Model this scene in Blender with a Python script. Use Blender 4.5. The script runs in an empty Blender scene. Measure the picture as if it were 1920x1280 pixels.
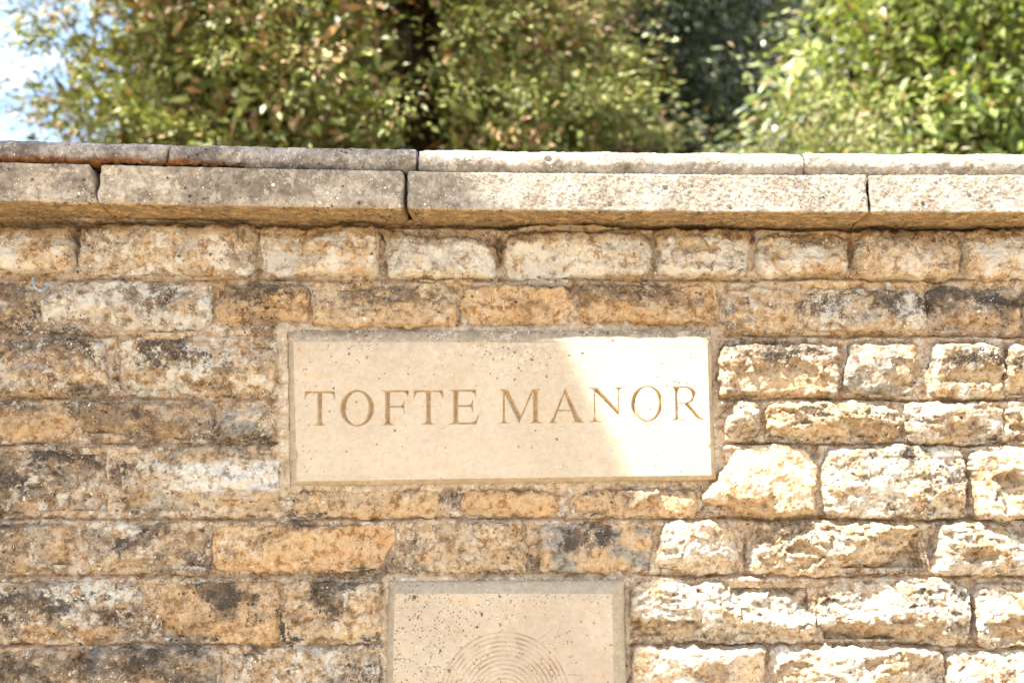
import bpy, math, random
import numpy as np
from mathutils import Vector
from mathutils.geometry import delaunay_2d_cdt

# ------------------------------------------------------------------ camera, sky, sun, exposure
S = bpy.context.scene
COL = S.collection
PITCH = math.radians(9.2)
EYE = (0.0, -1.9, 1.45)
FPX = 1867.0                                   # focal length in pixels of the 1920 wide photograph

cam_d = bpy.data.cameras.new('camera')
cam = bpy.data.objects.new('camera', cam_d)
COL.objects.link(cam)
cam.location = EYE
cam.rotation_euler = (math.pi / 2 + PITCH, 0, 0)
cam_d.sensor_width = 36.0
cam_d.lens = 36.0 * FPX / 1920.0
cam_d.clip_start = 0.05
cam_d.clip_end = 2000
cam_d.dof.use_dof = True
cam_d.dof.focus_distance = 1.92
cam_d.dof.aperture_fstop = 2.3
S.camera = cam

SUN = Vector((-1.25, -1.0, 2.9)).normalized()  # towards the sun
W = bpy.data.worlds.new('World')
S.world = W
W.use_nodes = True
wn, wl = W.node_tree.nodes, W.node_tree.links
wn.clear()
sky = wn.new('ShaderNodeTexSky')
sky.sky_type = 'NISHITA'
sky.sun_disc = False
sky.sun_elevation = math.asin(SUN.z)
sky.sun_rotation = math.atan2(SUN.x, SUN.y) % (2 * math.pi)
sky.dust_density = 0.7
sky.air_density = 1.0
sky.ozone_density = 1.0
tc = wn.new('ShaderNodeTexCoord')
cn = wn.new('ShaderNodeTexNoise')
cn.inputs['Scale'].default_value = 2.3
cn.inputs['Detail'].default_value = 9
cn.inputs['Roughness'].default_value = 0.55
mp = wn.new('ShaderNodeMapping')
mp.inputs['Scale'].default_value = (1, 1, 1.9)
mp.inputs['Location'].default_value = (0.35, 0.2, 0.55)
wl.new(tc.outputs['Generated'], mp.inputs['Vector'])
wl.new(mp.outputs[0], cn.inputs['Vector'])
cr = wn.new('ShaderNodeMapRange')
cr.interpolation_type = 'SMOOTHSTEP'
cr.inputs['From Min'].default_value = 0.43
cr.inputs['From Max'].default_value = 0.58
cr.inputs['To Min'].default_value = 0.03
wl.new(cn.outputs['Fac'], cr.inputs['Value'])
cm = wn.new('ShaderNodeMix')
cm.data_type = 'RGBA'
cm.inputs['B'].default_value = (5.6, 5.45, 5.25, 1)
wl.new(cr.outputs[0], cm.inputs['Factor'])
wl.new(sky.outputs[0], cm.inputs['A'])
bg = wn.new('ShaderNodeBackground')
bg.inputs['Strength'].default_value = 0.10
wl.new(cm.outputs['Result'], bg.inputs['Color'])
wo = wn.new('ShaderNodeOutputWorld')
wl.new(bg.outputs[0], wo.inputs[0])

sun_d = bpy.data.lights.new('sun', 'SUN')
sun_d.energy = 4.5
sun_d.angle = math.radians(0.53)
sun_d.color = (1.0, 0.955, 0.87)
sun = bpy.data.objects.new('sun', sun_d)
COL.objects.link(sun)
sun.location = (-3, -4, 9)
sun.rotation_euler = SUN.to_track_quat('Z', 'Y').to_euler()

S.view_settings.view_transform = 'Standard'
S.view_settings.look = 'None'
S.view_settings.gamma = 1.0
S.view_settings.use_curve_mapping = False
S.view_settings.exposure = 2.42

# ------------------------------------------------------------------ helpers
rng = np.random.default_rng(11)
random.seed(11)


def curve(x):
    """plan of the wall: it bends gently towards the viewer on the left"""
    q = np.clip((0.55 - np.asarray(x, dtype=float)) / 1.55, 0, None)
    return -(0.020 * q + 0.056 * q * q)


def at(px, py, h=0.0, y=None):
    """point of the photograph -> (x, y, z) on the wall face (h metres proud) or on the plane y"""
    u, v = (px - 960.0) / FPX, (640.0 - py) / FPX
    dy = math.cos(PITCH) - v * math.sin(PITCH)
    dz = math.sin(PITCH) + v * math.cos(PITCH)
    yy = -h if y is None else y
    x = 0.0
    for _ in range(6):
        k = (yy - EYE[1]) / dy
        x = u * k
        if y is None:
            yy = float(curve(x)) - h
        else:
            break
    k = (yy - EYE[1]) / dy
    return u * k, yy, EYE[2] + dz * k


def xz(px, py, h=0.0):
    p = at(px, py, h)
    return p[0], p[2]


def _h(ix, iy, seed):
    n = (ix.astype(np.int64) * 374761393 + iy.astype(np.int64) * 668265263 + seed * 1442695041) & 0xFFFFFFFF
    n = ((n ^ (n >> 13)) * 1274126177) & 0xFFFFFFFF
    n = ((n ^ (n >> 16)) * 2246822519) & 0xFFFFFFFF
    return (n ^ (n >> 15)) / 4294967295.0


def perlin(x, y, seed=0):
    ix, iy = np.floor(x), np.floor(y)
    fx, fy = x - ix, y - iy
    ux, uy = fx * fx * fx * (fx * (fx * 6 - 15) + 10), fy * fy * fy * (fy * (fy * 6 - 15) + 10)

    def g(dx, dy):
        a = _h(ix + dx, iy + dy, seed) * 2 * math.pi
        return np.cos(a) * (fx - dx) + np.sin(a) * (fy - dy)
    a = g(0, 0) * (1 - ux) + g(1, 0) * ux
    b = g(0, 1) * (1 - ux) + g(1, 1) * ux
    return (a * (1 - uy) + b * uy) * 1.5


def fbm(x, y, octaves=4, seed=0, gain=0.5):
    r, a, f = 0, 1.0, 1.0
    for i in range(octaves):
        r = r + a * perlin(x * f + 17.3 * i, y * f - 9.1 * i, seed + i)
        a *= gain
        f *= 2.03
    return r


def worley(x, y, seed=0):
    """distance to the nearest and second point, and a random number of the nearest cell"""
    ix, iy = np.floor(x), np.floor(y)
    d1 = np.full(x.shape, 9.0)
    d2 = np.full(x.shape, 9.0)
    cid = np.zeros(x.shape)
    for dx in (-1, 0, 1):
        for dy in (-1, 0, 1):
            cx, cy = ix + dx, iy + dy
            qx, qy = cx + _h(cx, cy, seed), cy + _h(cx, cy, seed + 71)
            d = np.hypot(x - qx, y - qy)
            near = d < d1
            d2 = np.where(near, d1, np.minimum(d2, d))
            cid = np.where(near, _h(cx, cy, seed + 131), cid)
            d1 = np.where(near, d, d1)
    return d1, d2, cid


def split_cells(x, y, seed=0):
    """little split planes: each cell has its own height and tilt"""
    ix, iy = np.floor(x), np.floor(y)
    d1 = np.full(x.shape, 9.0)
    d2 = np.full(x.shape, 9.0)
    h = np.zeros(x.shape)
    for dx in (-1, 0, 1):
        for dy in (-1, 0, 1):
            cx, cy = ix + dx, iy + dy
            qx, qy = cx + _h(cx, cy, seed), cy + _h(cx, cy, seed + 71)
            d = np.hypot(x - qx, y - qy)
            near = d < d1
            hv = (_h(cx, cy, seed + 131) - 0.5) + 1.1 * (_h(cx, cy, seed + 137) - 0.5) * (x - qx) + 1.5 * (_h(cx, cy, seed + 139) - 0.62) * (y - qy)
            d2 = np.where(near, d1, np.minimum(d2, d))
            h = np.where(near, hv, h)
            d1 = np.where(near, d, d1)
    return h * (0.35 + 0.65 * sstep(0.0, 0.07, d2 - d1))


def sstep(a, b, x):
    q = np.clip((x - a) / (b - a), 0, 1)
    return q * q * (3 - 2 * q)


def poly_sdf(px, pz, poly):
    """signed distance, positive inside"""
    d = np.full(px.shape, 1e9)
    ins = np.zeros(px.shape, dtype=bool)
    n = len(poly)
    for i in range(n):
        ax, az = poly[i]
        bx, bz = poly[(i + 1) % n]
        ex, ez = bx - ax, bz - az
        t = np.clip(((px - ax) * ex + (pz - az) * ez) / (ex * ex + ez * ez + 1e-12), 0, 1)
        d = np.minimum(d, np.hypot(px - ax - t * ex, pz - az - t * ez))
        cond = ((az > pz) != (bz > pz))
        xi = ax + (pz - az) * ex / (ez if abs(ez) > 1e-12 else 1e-12)
        ins ^= cond & (px < xi)
    return np.where(ins, d, -d)


def mesh_np(name, verts, faces, mat=None, parent=None, loc=(0, 0, 0), attrs=None, smooth=True, quads=True):
    """one mesh object from numpy arrays; verts are world, stored about loc"""
    verts = np.asarray(verts, dtype=np.float32) - np.asarray(loc, dtype=np.float32)
    faces = np.asarray(faces, dtype=np.int32)
    me = bpy.data.meshes.new(name)
    n, k = faces.shape
    me.vertices.add(len(verts))
    me.vertices.foreach_set('co', verts.ravel())
    me.loops.add(n * k)
    me.loops.foreach_set('vertex_index', faces.ravel())
    me.polygons.add(n)
    me.polygons.foreach_set('loop_start', np.arange(0, n * k, k, dtype=np.int32))
    me.polygons.foreach_set('loop_total', np.full(n, k, dtype=np.int32))
    if smooth:
        me.polygons.foreach_set('use_smooth', np.ones(n, dtype=bool))
    me.update(calc_edges=True)
    for an, av in (attrs or {}).items():
        a = me.attributes.new(an, 'FLOAT_COLOR', 'POINT')
        c = np.ones((len(verts), 4), dtype=np.float32)
        c[:, :3] = av
        a.data.foreach_set('color', c.ravel())
    if mat:
        me.materials.append(mat)
    o = bpy.data.objects.new(name, me)
    COL.objects.link(o)
    o.location = loc
    if parent:
        o.parent = parent
    return o


def empty(name, loc, label, cat, group=None):
    o = bpy.data.objects.new(name, None)
    COL.objects.link(o)
    o.location = loc
    o.empty_display_size = 0.1
    o['label'] = label
    o['category'] = cat
    if group:
        o['group'] = group
    return o


def prune(verts, faces, attrs=None):
    used = np.unique(faces)
    m = np.full(len(verts), -1, dtype=np.int64)
    m[used] = np.arange(len(used))
    return verts[used], m[faces], {k: v[used] for k, v in (attrs or {}).items()}


def grid_faces(nx, nz):
    i = np.arange(nx * nz).reshape(nz, nx)
    return np.stack([i[:-1, :-1], i[:-1, 1:], i[1:, 1:], i[1:, :-1]], -1).reshape(-1, 4)


# ------------------------------------------------------------------ materials
def new_mat(name):
    m = bpy.data.materials.new(name)
    m.use_nodes = True
    m.node_tree.nodes.clear()
    return m, m.node_tree.nodes, m.node_tree.links


class NB:
    """tiny node builder"""

    def __init__(s, name):
        s.m, s.n, s.l = new_mat(name)

    def put(s, sock, v):
        if hasattr(v, 'links'):
            s.l.new(v, sock)
        else:
            sock.default_value = v

    def math(s, op, a, b=0.0, c=0.0, clamp=False):
        n = s.n.new('ShaderNodeMath')
        n.operation = op
        n.use_clamp = clamp
        for i, v in enumerate((a, b, c)):
            s.put(n.inputs[i], v)
        return n.outputs[0]

    def step(s, lo, hi, v):
        n = s.n.new('ShaderNodeMapRange')
        n.interpolation_type = 'SMOOTHSTEP'
        s.put(n.inputs['Value'], v)
        s.put(n.inputs['From Min'], lo)
        s.put(n.inputs['From Max'], hi)
        return n.outputs[0]

    def noise(s, vec, scale, detail=4, rough=0.55, dist=0.0):
        n = s.n.new('ShaderNodeTexNoise')
        s.l.new(vec, n.inputs['Vector'])
        n.inputs['Scale'].default_value = scale
        n.inputs['Detail'].default_value = detail
        n.inputs['Roughness'].default_value = rough
        n.inputs['Distortion'].default_value = dist
        return n.outputs['Fac']

    def voro(s, vec, scale):
        n = s.n.new('ShaderNodeTexVoronoi')
        s.l.new(vec, n.inputs['Vector'])
        n.inputs['Scale'].default_value = scale
        sp = s.n.new('ShaderNodeSeparateColor')
        s.l.new(n.outputs['Color'], sp.inputs[0])
        return n.outputs['Distance'], sp.outputs[0], sp.outputs[1], sp.outputs[2]

    def mix(s, f, a, b, blend='MIX'):
        n = s.n.new('ShaderNodeMix')
        n.data_type = 'RGBA'
        n.blend_type = blend
        s.put(n.inputs['Factor'], f)
        s.put(n.inputs['A'], a if hasattr(a, 'links') else (*a, 1))
        s.put(n.inputs['B'], b if hasattr(b, 'links') else (*b, 1))
        return n.outputs['Result']

    def attr(s, name):
        n = s.n.new('ShaderNodeAttribute')
        n.attribute_name = name
        return n.outputs['Color']

    def sep(s, c):
        n = s.n.new('ShaderNodeSeparateColor')
        s.l.new(c, n.inputs[0])
        return n.outputs

    def pos(s, rand=True, stretch=None):
        g = s.n.new('ShaderNodeNewGeometry')
        v = g.outputs['Position']
        if rand:
            o = s.n.new('ShaderNodeObjectInfo')
            a = s.n.new('ShaderNodeVectorMath')
            a.operation = 'SCALE'
            a.inputs[0].default_value = (7.3, 3.1, 11.7)
            s.l.new(o.outputs['Random'], a.inputs['Scale'])
            b = s.n.new('ShaderNodeVectorMath')
            s.l.new(v, b.inputs[0])
            s.l.new(a.outputs[0], b.inputs[1])
            v = b.outputs[0]
        if stretch:
            b = s.n.new('ShaderNodeVectorMath')
            b.operation = 'MULTIPLY'
            s.l.new(v, b.inputs[0])
            b.inputs[1].default_value = stretch
            v = b.outputs[0]
        return v

    def out(s, shader):
        o = s.n.new('ShaderNodeOutputMaterial')
        s.l.new(shader, o.inputs[0])
        return s.m


def limestone():
    """tint = colour of the stone; lich = (black lichen, white lichen, relief)"""
    b = NB('weathered_limestone')
    p = b.pos()
    ps = b.pos(stretch=(1, 1, 3.0))
    col = b.attr('tint')
    L = b.sep(b.attr('lich'))
    dk, wh, rel = L[0], L[1], L[2]
    n1 = b.noise(ps, 22, 7, 0.62)
    n2 = b.noise(p, 110, 6, 0.65)
    n3 = b.noise(p, 520, 3, 0.6)
    # streaks of ochre and pale crust in the stone itself
    col = b.mix(b.math('MULTIPLY', b.step(0.52, 0.72, n1), 0.4), col, b.mix(1.0, col, (1.12, 0.86, 0.55), 'MULTIPLY'))
    col = b.mix(b.math('MULTIPLY', b.step(0.45, 0.25, n1), 0.4), col, b.mix(1.0, col, (0.74, 0.76, 0.82), 'MULTIPLY'))
    val = b.math('ADD', b.math('MULTIPLY', b.math('SUBTRACT', n2, 0.5), 1.0), b.math('MULTIPLY', b.math('SUBTRACT', n3, 0.5), 0.9))
    val = b.math('ADD', 1.0, b.math('MULTIPLY', val, b.math('ADD', 0.25, b.math('MULTIPLY', rel, 0.75))))
    vc = b.n.new('ShaderNodeCombineColor')
    for i in range(3):
        b.l.new(val, vc.inputs[i])
    col = b.mix(1.0, col, vc.outputs[0], 'MULTIPLY')
    # mottling: paler and darker crumbs all over the face
    mot = b.noise(p, 62, 8, 0.72, 0.3)
    big = b.step(0.38, 0.62, b.noise(p, 16, 3, 0.6))
    ma = b.math('MULTIPLY', b.math('MINIMUM', b.math('MULTIPLY', wh, 1.3), 0.8), b.math('MULTIPLY', b.math('MULTIPLY_ADD', big, 0.75, 0.25), b.step(0.51, 0.565, mot)))
    col = b.mix(ma, col, b.mix(0.72, col, (0.80, 0.69, 0.53)))
    mb = b.math('MULTIPLY', b.math('MINIMUM', b.math('MULTIPLY', b.math('MULTIPLY', rel, rel), 0.85), 0.85), b.step(0.49, 0.40, mot))
    col = b.mix(mb, col, b.mix(1.0, col, (0.46, 0.36, 0.27), 'MULTIPLY'))
    # grey film
    film = b.math('MULTIPLY', b.step(0.47, 0.61, b.math('ADD', b.noise(p, 42, 8, 0.74), b.math('MULTIPLY', b.math('SUBTRACT', dk, 0.5), 0.28))), b.math('MULTIPLY', b.math('MINIMUM', b.math('MULTIPLY', dk, 0.85), 0.56), b.step(0.25, 0.6, rel)))
    col = b.mix(film, col, (0.125, 0.088, 0.060))
    # white crust patches
    crust = b.math('MULTIPLY', b.step(0.545, 0.64, b.math('ADD', b.noise(p, 46, 7, 0.7, 0.4), b.math('MULTIPLY', b.math('SUBTRACT', wh, 0.5), 0.25))), b.math('MINIMUM', b.math('MULTIPLY', wh, 1.5), 0.85))
    col = b.mix(crust, col, (0.70, 0.64, 0.54))

    def spots(scale, dens, warp_s, warp_a, r0, r1, soft):
        d, r, g, _ = b.voro(p, scale)
        w = b.math('MULTIPLY', b.math('SUBTRACT', b.noise(p, warp_s, 3, 0.6), 0.5), warp_a)
        d = b.math('ADD', d, w)
        rad = b.math('MULTIPLY_ADD', g, r1, r0)
        on = b.math('LESS_THAN', r, dens)
        return b.math('MULTIPLY', on, b.step(rad, b.math('SUBTRACT', rad, soft), d))
    clump = b.step(0.40, 0.62, b.noise(p, 17, 4, 0.6))
    dk2 = b.math('MULTIPLY', dk, dk)
    dkc = b.math('MULTIPLY', dk2, clump)
    pw = b.pos(rand=False)
    cl2 = b.step(0.42, 0.56, b.noise(pw, 12, 5, 0.66))
    blk = b.math('MULTIPLY', b.step(0.545, 0.605, b.math('ADD', b.noise(p, 70, 5, 0.72, 0.6), b.math('MULTIPLY', b.math('SUBTRACT', dk2, 0.45), 0.13))), b.math('MULTIPLY', cl2, b.math('MINIMUM', b.math('MULTIPLY', dk2, 2.6), 1.0)))
    col = b.mix(b.math('MULTIPLY', b.math('MULTIPLY', blk, b.step(0.45, 0.6, rel)), 0.86), col, (0.066, 0.054, 0.044))
    col = b.mix(b.math('MULTIPLY', spots(120, b.math('MULTIPLY', dkc, 0.75), 190, 1.4, 0.06, 0.46, 0.22), 0.88), col, (0.050, 0.041, 0.034))
    smo = b.step(0.5, 0.3, rel)
    col = b.mix(b.math('MULTIPLY', spots(125, b.math('MULTIPLY', b.math('MULTIPLY', dk, smo), b.math('MULTIPLY_ADD', clump, 0.9, 0.15)), 260, 1.0, 0.05, 0.44, 0.25), 0.72), col, (0.10, 0.075, 0.055))
    col = b.mix(b.math('MULTIPLY', spots(250, b.math('MULTIPLY', b.math('MULTIPLY_ADD', dkc, 1.0, b.math('MULTIPLY', dk2, 0.16)), 1.2), 420, 0.9, 0.14, 0.34, 0.2), 0.8), col, (0.06, 0.05, 0.042))
    wcl = b.math('MULTIPLY', wh, b.step(0.46, 0.62, b.noise(p, 19, 5, 0.65)))
    col = b.mix(b.math('MULTIPLY', spots(150, b.math('MULTIPLY', b.math('MULTIPLY', wcl, wcl), 0.80), 260, 1.2, 0.08, 0.40, 0.2), 0.92), col, (0.84, 0.79, 0.69))
    col = b.mix(b.math('MULTIPLY', spots(330, b.math('MULTIPLY', wcl, 0.85), 600, 0.7, 0.12, 0.34, 0.16), 0.88), col, (0.84, 0.78, 0.67))
    bs = b.n.new('ShaderNodeBsdfPrincipled')
    b.l.new(col, bs.inputs['Base Color'])
    bs.inputs['Roughness'].default_value = 0.92
    bs.inputs['Specular IOR Level'].default_value = 0.15
    hgt = b.math('ADD', b.math('MULTIPLY', n2, 1.0), b.math('MULTIPLY', n3, 0.45))
    hgt = b.math('ADD', hgt, b.math('MULTIPLY', crust, 0.12))
    bp = b.n.new('ShaderNodeBump')
    bp.inputs['Distance'].default_value = 0.009
    b.l.new(rel, bp.inputs['Strength'])
    b.l.new(hgt, bp.inputs['Height'])
    b.l.new(bp.outputs[0], bs.inputs['Normal'])
    return b.out(bs.outputs[0])


def leaf_mat(name, rough, spec, trans):
    b = NB(name)
    col = b.attr('tint')
    bs = b.n.new('ShaderNodeBsdfPrincipled')
    b.l.new(col, bs.inputs['Base Color'])
    bs.inputs['Roughness'].default_value = rough
    bs.inputs['Specular IOR Level'].default_value = spec
    tr = b.n.new('ShaderNodeBsdfTranslucent')
    b.l.new(b.mix(1.0, col, (1.5, 1.5, 0.7), 'MULTIPLY'), tr.inputs['Color'])
    mx = b.n.new('ShaderNodeMixShader')
    mx.inputs[0].default_value = trans
    b.l.new(bs.outputs[0], mx.inputs[1])
    b.l.new(tr.outputs[0], mx.inputs[2])
    return b.out(mx.outputs[0])


def leaf_obj_mat(name, base, rough, spec, trans):
    """single leaves: colour varies from leaf to leaf by the object's random number"""
    b = NB(name)
    o = b.n.new('ShaderNodeObjectInfo')
    r = o.outputs['Random']
    col = b.mix(r, tuple(c * 0.7 for c in base), tuple(min(1, c * 1.35) for c in base))
    bs = b.n.new('ShaderNodeBsdfPrincipled')
    b.l.new(col, bs.inputs['Base Color'])
    bs.inputs['Roughness'].default_value = rough
    bs.inputs['Specular IOR Level'].default_value = spec
    tr = b.n.new('ShaderNodeBsdfTranslucent')
    b.l.new(b.mix(1.0, col, (1.5, 1.5, 0.7), 'MULTIPLY'), tr.inputs['Color'])
    mx = b.n.new('ShaderNodeMixShader')
    mx.inputs[0].default_value = trans
    b.l.new(bs.outputs[0], mx.inputs[1])
    b.l.new(tr.outputs[0], mx.inputs[2])
    return b.out(mx.outputs[0])


def simple_mat(name, c1, c2, scale, rough=0.9, bump=0.3, dist=0.01):
    b = NB(name)
    p = b.pos(rand=False)
    n = b.noise(p, scale, 7, 0.65)
    n2 = b.noise(p, scale * 7, 4, 0.6)
    col = b.mix(b.step(0.35, 0.65, n), c1, c2)
    col = b.mix(b.math('MULTIPLY', n2, 0.5), col, b.mix(1.0, col, (0.55, 0.55, 0.55), 'MULTIPLY'))
    bs = b.n.new('ShaderNodeBsdfPrincipled')
    b.l.new(col, bs.inputs['Base Color'])
    bs.inputs['Roughness'].default_value = rough
    bs.inputs['Specular IOR Level'].default_value = 0.2
    bp = b.n.new('ShaderNodeBump')
    bp.inputs['Distance'].default_value = dist
    bp.inputs['Strength'].default_value = bump
    b.l.new(b.math('ADD', n, n2), bp.inputs['Height'])
    b.l.new(bp.outputs[0], bs.inputs['Normal'])
    return b.out(bs.outputs[0])


M_STONE = limestone()
M_BARK = simple_mat('bark', (0.055, 0.038, 0.025), (0.11, 0.075, 0.05), 14)
M_GRAVEL = simple_mat('pale_gravel', (0.48, 0.40, 0.29), (0.36, 0.29, 0.20), 30, bump=0.6)
M_LAWN = simple_mat('rough_grass', (0.06, 0.075, 0.025), (0.09, 0.08, 0.035), 3, bump=0.6)
M_YEW = leaf_mat('yew_needles', 0.46, 0.22, 0.08)
M_HOLLY = leaf_mat('glossy_dark_leaves', 0.25, 0.8, 0.06)
M_GREEN = leaf_mat('bright_leaves', 0.42, 0.35, 0.2)
M_DEEP = leaf_mat('dull_leaves', 0.5, 0.3, 0.2)
M_METAL = simple_mat('weathered_zinc', (0.34, 0.38, 0.42), (0.20, 0.22, 0.24), 90, rough=0.5, bump=0.1, dist=0.001)

# ------------------------------------------------------------------ ground
def sheet(name, x0, x1, y0, y1, z, mat, n=2):
    xs, ys = np.linspace(x0, x1, n), np.linspace(y0, y1, n)
    X, Y = np.meshgrid(xs, ys)
    v = np.stack([X.ravel(), Y.ravel(), np.full(X.size, z)], -1)
    o = mesh_np(name, v, grid_faces(n, n), mat, smooth=False)
    o['kind'] = 'structure'
    return o


sheet('ground', -400, 400, -400, 400, 0.0, M_LAWN)
sheet('gravel_drive', -14, 14, -11, -0.10, 0.004, M_GRAVEL)

# ------------------------------------------------------------------ the stone wall
C_CREAM = (0.60, 0.465, 0.315)
C_HONEY = (0.54, 0.37, 0.205)
C_ORANGE = (0.53, 0.335, 0.17)
C_GREY = (0.39, 0.31, 0.23)
C_BROWN = (0.45, 0.305, 0.175)
C_WHITE = (0.56, 0.48, 0.38)
C_SLATE = (0.30, 0.275, 0.235)
C_SAND = (0.50, 0.36, 0.22)

wall = empty('stone_wall', (0, 0, 0), 'long honey coloured rubble stone wall under a weathered coping', 'wall')

STONES = []      # (polygon in x,z ; style)


def st(x0, y0, x1, y1, c, c2=None, dx=(0, 0, 0, 0), dy=(0, 0, 0, 0), poly=None, **k):
    """a stone by its corners in the photograph: TL, TR, BR, BL with offsets"""
    pts = poly or [(x0 + dx[0], y0 + dy[0]), (x1 + dx[1], y0 + dy[1]), (x1 + dx[2], y1 + dy[2]), (x0 + dx[3], y1 + dy[3])]
    STONES.append(([xz(*p) for p in pts], dict(c=c, c2=c2 or c, px=(x0 + x1) / 2, **k)))


# courses read from the photograph, top to bottom -----------------------------------------------
TOP = dict(H=0.015, edge=0.009, rough=0.0042, facet=0.009, dark=0.2, white=0.95, ochretop=1, cleave=0.0035, round=0.019)
st(-150, 424, 136, 513, C_CREAM, C_HONEY, **TOP)
st(146, 422, 482, 516, C_GREY, C_SAND, dx=(6, -4, 0, 0), H=0.014, edge=0.014, rough=0.0028, facet=0.006, dark=0.36, white=0.7, ochretop=1, round=0.026)
st(489, 428, 712, 517, C_ORANGE, C_CREAM, **TOP)
st(716, 440, 934, 520, C_CREAM, C_WHITE, dx=(4, -6, -2, 8), dy=(-8, 16, 0, 0), **TOP)
st(943, 440, 1222, 525, C_CREAM, C_WHITE, dy=(0, -4, -8, 0), dx=(4, 0, -4, 2), **TOP)
st(1226, 430, 1409, 518, C_HONEY, C_GREY, dx=(0, 0, -10, 4), **TOP, hollows=[(1310, 470, 34, 10, 0.006)])
st(1418, 437, 1588, 520, C_CREAM, C_HONEY, dy=(0, 4, -6, 0), lam=0.0015, **TOP)
st(1604, 432, 1801, 524, C_SAND, C_CREAM, H=0.018, edge=0.014, rough=0.0036, facet=0.006, dark=0.30, white=0.6, ochretop=1, round=0.026)
st(1806, 432, 2010, 525, C_HONEY, C_CREAM, **TOP)

SEC = dict(H=0.010, edge=0.009, rough=0.0044, facet=0.008, cleave=0.004, under=0.004)
st(-160, 532, 66, 616, C_BROWN, C_GREY, dark=0.7, white=0.5, **SEC)
st(73, 530, 396, 620, C_GREY, C_WHITE, dark=0.45, white=0.85, dx=(8, 0, 0, -2), **SEC)
st(399, 536, 580, 612, C_BROWN, C_HONEY, dark=0.55, white=0.25, **SEC)
st(584, 533, 860, 614, C_SAND, C_HONEY, dark=0.62, white=0.45, darktop=1, **SEC)
st(864, 537, 1075, 611, C_HONEY, C_ORANGE, dark=0.5, white=0.45, **SEC)
st(1081, 536, 1350, 609, C_ORANGE, C_HONEY, dark=0.4, white=0.35, dy=(0, 0, 0, -4), **SEC)
st(1358, 540, 1506, 625, C_HONEY, C_SAND, dark=0.6, white=0.6, dx=(0, 0, 0, 6), **SEC)
st(1510, 541, 1734, 622, C_GREY, C_SAND, dark=0.75, white=0.7, **SEC)
st(1738, 541, 1910, 628, C_BROWN, C_GREY, dark=0.8, white=0.55, **SEC)
st(1915, 541, 2090, 628, C_BROWN, C_GREY, dark=0.6, white=0.5, **SEC)

LEFT = dict(H=0.009, edge=0.009, rough=0.0050, facet=0.009, under=0.008, cleave=0.004)
LIT = dict(H=0.018, edge=0.009, rough=0.0042, facet=0.011, under=0.017, cleave=0.0075, clip=0.030)
st(-150, 637, 200, 740, C_BROWN, C_GREY, dark=0.8, white=0.65, **LEFT)
st(212, 640, 524, 740, C_SAND, C_BROWN, dark=0.55, white=0.8, dx=(0, 0, -12, 0), **LEFT)
st(1350, 646, 1572, 743, C_SAND, C_GREY, dark=0.45, white=0.45, H=0.019, edge=0.010, rough=0.003, facet=0.004,
   darktop=1, hollows=[(1455, 716, 108, 40, 0.014)])
st(1582, 641, 1724, 740, C_SLATE, C_GREY, dark=0.35, white=0.35, dx=(8, -6, -12, -4), H=0.018, edge=0.012, rough=0.002, facet=0.012,
   hollows=[(1690, 705, 36, 34, 0.010)])
st(1742, 646, 1880, 746, C_BROWN, C_CREAM, dark=0.6, white=0.7, darktop=1, H=0.020, edge=0.010, rough=0.004, facet=0.006,
   hollows=[(1830, 706, 66, 20, 0.014)])
st(1884, 648, 2080, 748, C_SAND, C_CREAM, dark=0.45, white=0.7, **LIT)

st(-150, 757, 136, 823, C_HONEY, C_BROWN, dark=0.55, white=0.45, hollows=[(60, 790, 60, 18, 0.004)], **LEFT)
st(150, 755, 402, 823, C_GREY, C_BROWN, dark=0.75, white=0.25, **LEFT)
st(413, 755, 508, 820, C_SLATE, C_CREAM, dark=0.35, white=0.4, dx=(0, 0, -44, 0), **LEFT)
st(1364, 752, 1425, 822, C_GREY, C_CREAM, dark=0.2, white=0.4, dx=(12, 0, 0, -4), **LIT)
st(1434, 753, 1686, 828, C_CREAM, C_HONEY, dark=0.3, white=0.55, lam=0.002, **LIT, hollows=[(1640, 805, 50, 16, 0.010)])
st(1699, 755, 1881, 834, C_SAND, C_WHITE, dark=0.5, white=0.65, lam=0.003, **LIT, hollows=[(1800, 808, 56, 18, 0.013)])
st(1886, 756, 2090, 836, C_CREAM, C_HONEY, dark=0.3, white=0.5, **LIT, hollows=[(1925, 808, 30, 16, 0.012)])

st(-150, 840, 209, 968, C_BROWN, C_GREY, dark=0.9, white=0.55, **LEFT)
st(223, 839, 528, 968, C_SAND, C_WHITE, dark=0.35, white=0.35, lam=0.0022, whiteband=(868, 918), **LEFT)
st(1310, 836, 1532, 970, C_CREAM, C_HONEY, dark=0.05, white=0.5,
   poly=[(1412, 834), (1512, 838), (1528, 862), (1534, 966), (1440, 970), (1330, 952), (1312, 934), (1345, 890), (1380, 850)],
   H=0.026, edge=0.014, rough=0.0036, facet=0.010, under=0.006, hollows=[(1385, 960, 70, 22, 0.018), (1438, 960, 12, 40, 0.006)])
st(1543, 838, 1809, 970, C_WHITE, C_SAND, dark=0.7, white=0.8, H=0.024, edge=0.010, rough=0.0065, facet=0.006, under=0.016, cleave=0.006)
st(1818, 842, 2100, 973, C_CREAM, C_WHITE, dark=0.1, white=0.5, H=0.026, edge=0.012, rough=0.003, facet=0.006, dx=(0, 0, 0, 8),
   hollows=[(1895, 925, 40, 40, 0.022), (1880, 900, 34, 16, 0.016)])

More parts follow.
